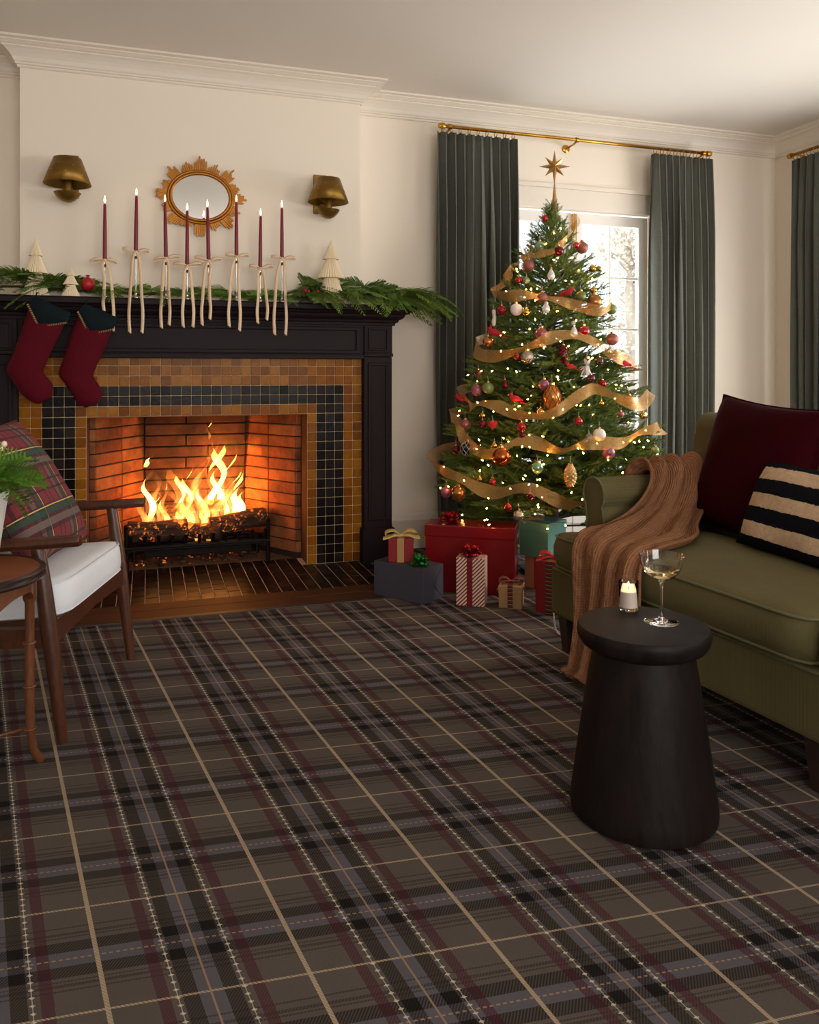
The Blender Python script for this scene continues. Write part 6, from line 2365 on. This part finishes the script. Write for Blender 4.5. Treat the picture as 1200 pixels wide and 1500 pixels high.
TR = [((.36, .015, .55), (.70, .015, .58)), ((.365, .04, .655), (.71, .04, .665)), ((.37, .10, .690), (.70, .10, .70)), ((.33, .165, .635), (.64, .17, .65)),
      ((.23, .195, .545), (.52, .25, .54)), ((.11, .215, .500), (.40, .36, .497)), ((.01, .230, .490), (.26, .51, .492)), ((-.036, .238, .462), (.03, .575, .486)),
      ((-.050, .245, .39), (-.040, .590, .448)), ((-.055, .250, .28), (-.052, .585, .33)), ((-.068, .258, .16), (-.060, .57, .20)), ((-.095, .262, .04), (-.075, .55, .06)), ((-.13, .262, .012), (-.10, .545, .012))]
A = catmull([a for a, b_ in TR], 6)
B = catmull([b_ for a, b_ in TR], 6)
NW = 64
m = MB()
rows = []
rk = random.Random(3)
for i, (a, b_) in enumerate(zip(A, B)):
    row = []
    i0, i1 = max(i - 1, 0), min(i + 1, len(A) - 1)
    along = ((A[i1] + B[i1]) - (A[i0] + B[i0])).normalized()
    across = (b_ - a).normalized()
    nrm = across.cross(along)
    f = i / (len(A) - 1)
    # outward: away from sofa
    outw = Vector((-1, 0, 0)) if f > .58 else Vector((0, 0, 1))
    if nrm.dot(outw) < 0:
        nrm = -nrm
    for k in range(NW + 1):
        g = k / NW
        fold = .5 + .5 * math.sin(2 * math.pi * (3.6 * g + .35 * math.sin(4 * f) + .15))
        fold2 = .5 + .5 * math.sin(2 * math.pi * (7.3 * g - .5 * f + .3))
        am = .034 + .014 * math.sin(5 * f + 1)
        p = a.lerp(b_, g) + nrm * (am * fold ** 1.2 + .010 * fold2)
        p += across * .012 * math.sin(9 * f + 6 * g)
        if p.z < .006:
            p.z = .006 + .01 * fold
        row.append(SM @ Vector((p.x, -p.y, p.z)))
    rows.append(row)
m.grid(rows)
me = m.mesh('knit_throw', mat_knit(), smooth=True, recalc=False)
uvl = me.uv_layers.new(name='UVMap')
nr_ = len(rows)
for poly in me.polygons:
    for li in poly.loop_indices:
        vi = me.loops[li].vertex_index
        uvl.data[li].uv = ((vi % (NW + 1)) / NW, (vi // (NW + 1)) / (nr_ - 1))
th_ = link('knit_throw', me)
solidify(th_, .010, 1.0)
tag(th_, 'camel brown cable-knit throw draped over the sofa arm and seat', 'throw blanket')

# ------------------------------------------------------------------ black drum side table with candle and coupe
M['black_oak'] = mat_wood('black_stained_oak', lin(6, 5, 7), lin(34, 25, 23), (7, 7, .6), 0.5, 0.0, .2, 5)
M['black_oak'].node_tree.nodes['Principled BSDF'].inputs['Specular IOR Level'].default_value = 0.14
dt = thing('side_table', 'black stained round pedestal table before the sofa', 'side table', (1.163, 1.673, 0))
MB().lathe([(0, 0.001), (.168, .001), (.1755, .006), (.177, .020), (.174, .045), (.160, .150), (.143, .265), (.131, .345), (.122, .392), (.120, .404), (0, .404)], 72).build('pedestal', M['black_oak'], dt, smooth='auto')
MB().lathe([(0, .401), (.121, .401), (.136, .404), (.149, .412), (.157, .424), (.1605, .438), (.1595, .450), (.1555, .456), (.150, .457), (0, .457)], 72).build('top', M['black_oak'], dt, smooth='auto')


def mat_clear(name, tint=(1, 1, 1), ior=1.45, rough=0.0):
    m, t, b = new_mat(name)
    b.inputs['Base Color'].default_value = (*tint, 1)
    b.inputs['Transmission Weight'].default_value = 1.0
    b.inputs['Roughness'].default_value = rough
    b.inputs['IOR'].default_value = ior
    return m


M['clear'] = mat_clear('clear_glass')
M['wine'] = mat_clear('pale_wine', (1.0, .84, .44), 1.34)
vt = thing('votive_candle', 'lit white votive candle in a clear glass on the black table', 'candle', (1.198, 1.787, .4572))
MB().lathe([(0, 0), (.0235, 0), (.0245, .002), (.0258, .074), (.0252, .0755), (.0240, .074), (.0228, .010), (.020, .008), (0, .008)], 40).build('glass', M['clear'], vt, smooth='auto')
wx, wt, wb = new_mat('white_wax')
wb.inputs['Base Color'].default_value = (*lin(240, 226, 214), 1)
wb.inputs['Subsurface Weight'].default_value = 0.5
wb.inputs['Subsurface Radius'].default_value = (.02, .012, .008)
wb.inputs['Roughness'].default_value = 0.5
MB().lathe([(0, .0085), (.0222, .0085), (.0232, .050), (.021, .0505), (.010, .049), (0, .0485)], 32).build('wax', wx, vt, smooth='auto')
MB().tube([(0, 0, .048), (.0005, 0, .056)], .0009, 5).build('wick', M['wick'], vt)
MB().lathe([(0, 0), (.0022, .003), (.0030, .007), (.0022, .013), (.0008, .019), (0, .021)], 10, (0, 0, .054)).build('flame', M['cflame'], vt, smooth=True)
d = bpy.data.lights.new('candle_light', 'POINT')
d.energy = .4
d.color = (1, .62, .3)
d.shadow_soft_size = .004
o = bpy.data.objects.new('candle_light', d)
o.location = (0, 0, .066)
o.parent = vt
COL.objects.link(o)

cg = thing('coupe_glass', 'stemmed coupe glass with pale wine on the black table', 'glass', (1.217, 1.673, .4572))
MB().lathe([(0, 0), (.041, 0), (.0425, .001), (.041, .0022), (.020, .0045), (.008, .009), (.0036, .018), (.0030, .05), (.0030, .085), (.0042, .098), (.010, .1035), (.028, .112), (.043, .126), (.0515, .145), (.0550, .168),
            (.0543, .1685), (.0505, .1455), (.042, .127), (.0275, .1134), (.012, .1062), (0, .1045)], 56).build('bowl', M['clear'], cg, smooth='auto')
MB().lathe([(0, .1052), (.012, .1068), (.0270, .1140), (.0395, .1255), (.0435, .1305), (0, .1305)], 48).build('wine', M['wine'], cg, smooth='auto')

# ------------------------------------------------------------------ armchair (local x = the way it faces, y = towards its far arm)
M['walnut'] = mat_wood('walnut', lin(46, 22, 13), lin(88, 47, 27), (3, 3, 1.2), 0.36, 0.2, .06, 5)
M['cream_linen'] = mat('cream_linen', lin(220, 221, 225), 0.85, vary=0.05, vscale=14, bump=0.25, bscale=380, bdist=0.002)
CHO, CHR = (-0.159, 2.835, 0), math.radians(-15.1)
ch = thing('armchair', 'walnut framed armchair with a cream seat cushion, left of the fireplace', 'armchair', CHO, CHR)
CM = Matrix.Translation(CHO) @ Matrix.Rotation(CHR, 4, 'Z')
hw = .337
for sg in (-1, 1):
    y = sg * hw
    # front leg: thickest at the seat rail, leaning back towards the arm
    MB().tube([(.012, y, 0), (-.004, y, .15), (-.024, y, .32), (-.040, y, .44), (-.058, y, .572)], [.0155, .0195, .0245, .0235, .0195], 14).build('leg', M['walnut'], ch, smooth='auto')
    MB().tube([(-.70, y * .86, 0), (-.64, y * .92, .16), (-.60, y * .95, .32), (-.64, y * .95, .56)], [.014, .019, .022, .017], 14).build('leg', M['walnut'], ch, smooth='auto')
    # paddle arm
    rows = []
    for i in range(15):
        f = i / 14
        x = -.70 + .765 * f
        w = .022 + .014 * math.sin(math.pi * min(1, f * .95 + .12)) + (.004 if f > .7 else 0)
        if f > .93:
            w *= .80
        z = .566 + .012 * (f - .5) + .016 * f * f
        t_ = .015
        yy = y + sg * .004 * math.sin(3 * f)
        rows.append([(x, yy - w, z), (x, yy - w * .75, z + t_), (x, yy, z + t_ + .003), (x, yy + w * .75, z + t_), (x, yy + w, z), (x, yy + w * .6, z - t_), (x, yy - w * .6, z - t_)])
    m = MB()
    m.grid(rows, True)
    m.f.append(tuple(reversed(range(7))))
    m.f.append(tuple(14 * 7 + k for k in range(7)))
    m.build('arm', M['walnut'], ch, smooth='auto', bevel=.003)
    MB().box(-.62, -.02, y * .97 - .012, y * .97 + .012, .275, .335).build('side_rail', M['walnut'], ch, bevel=.004)
# front rail, curved below
rl = MB()
prof_ = []
N_ = 16
rows = []
for i in range(N_ + 1):
    y = -hw + .018 + (2 * hw - .036) * i / N_
    lo = .285 + .014 * math.sin(math.pi * i / N_)
    rows.append([(-.030, y, lo), (-.008, y, lo), (-.012, y, .352), (-.036, y, .352)])
rl.grid(rows, True)
rl.f += [(0, 1, 2, 3), tuple(N_ * 4 + k for k in (3, 2, 1, 0))]
rl.build('front_rail', M['walnut'], ch, smooth='auto')
MB().box(-.62, -.585, -hw + .03, hw - .03, .26, .32).build('back_rail', M['walnut'], ch, bevel=.004)
# seat and back cushions
m, ol = cushion([(.028, -.298), (.028, .298), (-.56, .298), (-.56, -.298)], .350, .455, .022, bulge=.004)
sc_ = m.build('seat_cushion', M['cream_linen'], ch, smooth=True)
MB().tube([(p.x, p.y, .452) for p in ol], .0026, 6, closed=True).build('piping', M['cream_linen'], sc_, smooth=True)
MB().tube([(p.x, p.y, .360) for p in ol], .0026, 6, closed=True).build('piping', M['cream_linen'], sc_, smooth=True)
sc_.rotation_euler = (0, math.radians(-3.5), 0)
m, ol = cushion([(-.26, -.298), (.26, -.298), (.26, .298), (-.26, .298)], 0, .11, .03)
bc = m.build('back_cushion', M['cream_linen'], ch, (-.60, 0, .70), (0, math.radians(72), 0), smooth=True)
for yy in (-.30, 0, .30):
    MB().tube([(-.60, yy, .30), (-.80, yy, .95)], .016, 10).build('back_post', M['walnut'], ch, smooth=True)
MB().tube([(-.80, -.32, .945), (-.82, 0, .955), (-.80, .32, .945)], .022, 10).build('top_rail', M['walnut'], ch, smooth=True)


def mat_tartan():
    m, t, b = new_mat('red_tartan_wool')
    x, y, z = t.sep(t.coord('Object'))
    MT = t.math
    P_ = 0.205

    def bandset(c, col, off):
        q = MT('FRACT', MT('ADD', MT('DIVIDE', c, P_), 10.0 + off))

        def bnd(ctr, h_):
            return MT('LESS_THAN', MT('ABSOLUTE', MT('SUBTRACT', q, ctr)), h_)
        return q, bnd
    twl = MT('GREATER_THAN', MT('SINE', MT('MULTIPLY', MT('ADD', x, z), 2 * math.pi / .006)), 0)
    red, green, grey, blk, yel = lin(116, 40, 46), lin(30, 72, 54), lin(108, 92, 84), lin(30, 24, 32), lin(206, 184, 108)
    col = t.mix(0.0, red, red)
    for ax, off, k in ((x, .17, .5), (z, .12, .62)):
        q, bnd = bandset(ax, None, off)
        ft = MT('MULTIPLY_ADD', twl, .3, k)
        col = t.mix(MT('MULTIPLY', bnd(.50, .20), MT('MULTIPLY', ft, .8)), col, blk)
        col = t.mix(MT('MULTIPLY', bnd(.42, .055), ft), col, grey)
        col = t.mix(MT('MULTIPLY', bnd(.58, .045), ft), col, green)
        col = t.mix(MT('MULTIPLY', bnd(.08, .018), ft), col, blk)
        col = t.mix(MT('MULTIPLY', bnd(.92, .018), ft), col, blk)
        col = t.mix(MT('MULTIPLY', bnd(.66, .009), .85), col, yel)
    t.link(col, b.inputs['Base Color'])
    b.inputs['Roughness'].default_value = 0.95
    t.link(t.bump(t.noise(t.coord('Object'), 300, 2), .4, .002), b.inputs['Normal'])
    return m


pp = thing('throw_pillow', 'red and green tartan pillow leaning in the walnut armchair', 'pillow', (0, 0, 0))
m, ed = pillow_mesh(.50, .50, .16, None, 'x', seed=5, conc=.06)
m.build('cover', mat_tartan(), pp, smooth=True)
MB().tube(ed, .003, 6, closed=True).build('seam', mat('tartan_seam', lin(70, 34, 36), 0.9), pp, smooth=True)

# ------------------------------------------------------------------ small round wooden table with a plant
M['cherry'] = mat_wood('cherry_top', lin(92, 46, 22), lin(150, 86, 44), (2, 7, 2), 0.3, 0.35, .05, 3)
M['cherry_leg'] = mat_wood('cherry_leg', lin(70, 38, 20), lin(112, 66, 36), (3, 3, 1), 0.38, 0.2)
M['dark_rim'] = mat('dark_rim', lin(40, 24, 20), 0.35, coat=0.3)
TC = (-0.462, 2.335)
rt2 = thing('round_table', 'small round cherry wood table with bamboo-style legs at the left edge', 'side table', (*TC, 0))
TZ = .556
MB().lathe([(0, TZ - .012), (.186, TZ - .012), (.186, TZ), (0, TZ)], 56).build('top', M['cherry'], rt2, smooth='auto')
MB().lathe([(.180, TZ - .026), (.198, TZ - .024), (.202, TZ - .018), (.197, TZ - .013), (.202, TZ - .008), (.202, TZ - .002), (.196, TZ + .002), (.1865, TZ + .001), (.1865, TZ - .026)], 64).build('rim', M['dark_rim'], rt2, smooth='auto')
# apron with an arched lower edge between the legs
ap = MB()
rows = []
for k in range(72):
    a = 2 * math.pi * k / 72
    arch = abs(math.cos(2 * (a - math.radians(22))))
    lo = TZ - .026 - .030 - .045 * arch ** 3
    rows.append([(.170 * math.cos(a), .170 * math.sin(a), TZ - .026), (.170 * math.cos(a), .170 * math.sin(a), lo), (.158 * math.cos(a), .158 * math.sin(a), lo), (.158 * math.cos(a), .158 * math.sin(a), TZ - .026)])
rows.append(rows[0])
ap.grid(rows, True)
ap.build('apron', M['cherry_leg'], rt2, smooth='auto')
lp = []
for k in range(4):
    a = math.radians(22) + k * math.pi / 2
    c, s_ = math.cos(a), math.sin(a)
    pts, rr = [], []
    for zz, ro_, r_ in ((TZ - .03, .166, .018), (TZ - .10, .166, .018), (TZ - .112, .166, .0125), (.37, .166, .0125), (.21, .166, .0128), (.09, .168, .0118), (.035, .176, .0108), (.006, .192, .0125), (0, .196, .0115)):
        pts.append((ro_ * c, ro_ * s_, zz))
        rr.append(r_)
    leg = MB().tube(pts, rr, 12).build('leg', M['cherry_leg'], rt2, smooth='auto')
    for zz in (.335, .215, .098):
        MB().tube([(.166 * c + .0148 * math.cos(q * math.pi / 6), .166 * s_ + .0148 * math.sin(q * math.pi / 6), zz) for q in range(12)], .0035, 6, closed=True).build('ring', M['cherry_leg'], leg, smooth=True)
    lp.append((.166 * c, .166 * s_))
for k in range(2):
    a_, b_ = lp[k], lp[k + 2]
    MB().tube([(a_[0], a_[1], .100), (b_[0], b_[1], .100)], .0048, 8).build('stretcher', M['cherry_leg'], rt2, smooth=True)

M['pot'] = mat('white_ceramic', lin(214, 210, 204), 0.45, vary=0.04, bump=0.06, bscale=30)
M['leaf'] = mat_leafy('fresh_green', lin(50, 104, 22), lin(120, 160, 48), .5)
M['snowberry'] = mat('cream_berries', lin(224, 212, 180), 0.45)
pt_ = thing('potted_plant', 'leafy green plant with cream berries in a white pot at the left edge', 'potted plant', (TC[0] - .005, TC[1] - .002, TZ + .0015))
MB().lathe([(0, 0), (.082, 0), (.088, .006), (.108, .150), (.117, .205), (.113, .208), (.104, .200), (.100, .185), (0, .183)], 40).build('pot', M['pot'], pt_, smooth='auto')
MB().lathe([(0, .184), (.098, .186), (0, .192)], 20).build('soil', mat('soil', lin(40, 28, 20), .95), pt_)


def feather_leaf(seed):
    r_ = random.Random(seed)
    m = MB()
    L = .15
    N = 17
    for i in range(N):
        f = i / (N - 1)
        p = Vector((L * f, 0, .03 * math.sin(f * 2.4) - .05 * f * f))
        for sg in (-1, 1):
            bl = .05 * math.sin(math.pi * (f * .86 + .10)) + .006
            for k in range(6):
                g = k / 6
                q = p + Vector((.55 * bl * g, sg * bl * g, .010 * g - .012 * g * g))
                d = Vector((.9, sg * (.5 + .4 * r_.random()), r_.uniform(-.35, .35))).normalized()
                s2 = Vector((-d.y, d.x, 0)) * .0024
                e = q + d * .016
                m.add([q - s2 * .5, q + s2 * .5, q + d * .009 + s2, e, q + d * .009 - s2], [(0, 1, 2, 3, 4)])
    return m.mesh('leaf', M['leaf'], recalc=False)


lf = [feather_leaf(1), feather_leaf(2)]
rp = random.Random(17)
for k in range(70):
    a = rp.uniform(0, 2 * math.pi)
    el = rp.uniform(-.25, 1.0)
    rr = rp.uniform(.01, .08)
    o = link('leaf', lf[k % 2], pt_, (rr * math.cos(a), rr * math.sin(a), .195 + rp.uniform(0, .03)), (0, 0, 0), rp.uniform(.6, 1.0))
    o.rotation_euler = (Matrix.Rotation(a, 3, 'Z') @ Matrix.Rotation(-el, 3, 'Y') @ Matrix.Rotation(rp.uniform(-.8, .8), 3, 'X')).to_euler()
for k in range(4):
    a = math.radians((-5, 18, 40, -60)[k])
    st_p = [(0, 0, .19), (.05 * math.cos(a), .05 * math.sin(a), .27), (.10 * math.cos(a), .10 * math.sin(a), (.335, .325, .345, .31)[k])]
    stem_ = MB().tube(catmull(st_p, 5), .0016, 5).build('berry_stem', M['leaf'], pt_)
    for q in range(7):
        f = .55 + .45 * q / 6
        P_ = catmull(st_p, 5)
        c = P_[min(len(P_) - 1, int(f * (len(P_) - 1)))] + Vector((rp.uniform(-.012, .012), rp.uniform(-.012, .012), rp.uniform(-.004, .012)))
        MB().lathe([(0, -.0085), (.0055, -.006), (.0078, 0), (.0055, .0065), (0, .009)], 8, c).build('berry', M['snowberry'], stem_, smooth=True)
place_pillow(pp, CM @ Vector((-.245, .005, .690)), (CM.to_3x3() @ Vector((0, 1, 0))), (CM.to_3x3() @ Vector((-.24, 0, .40))))
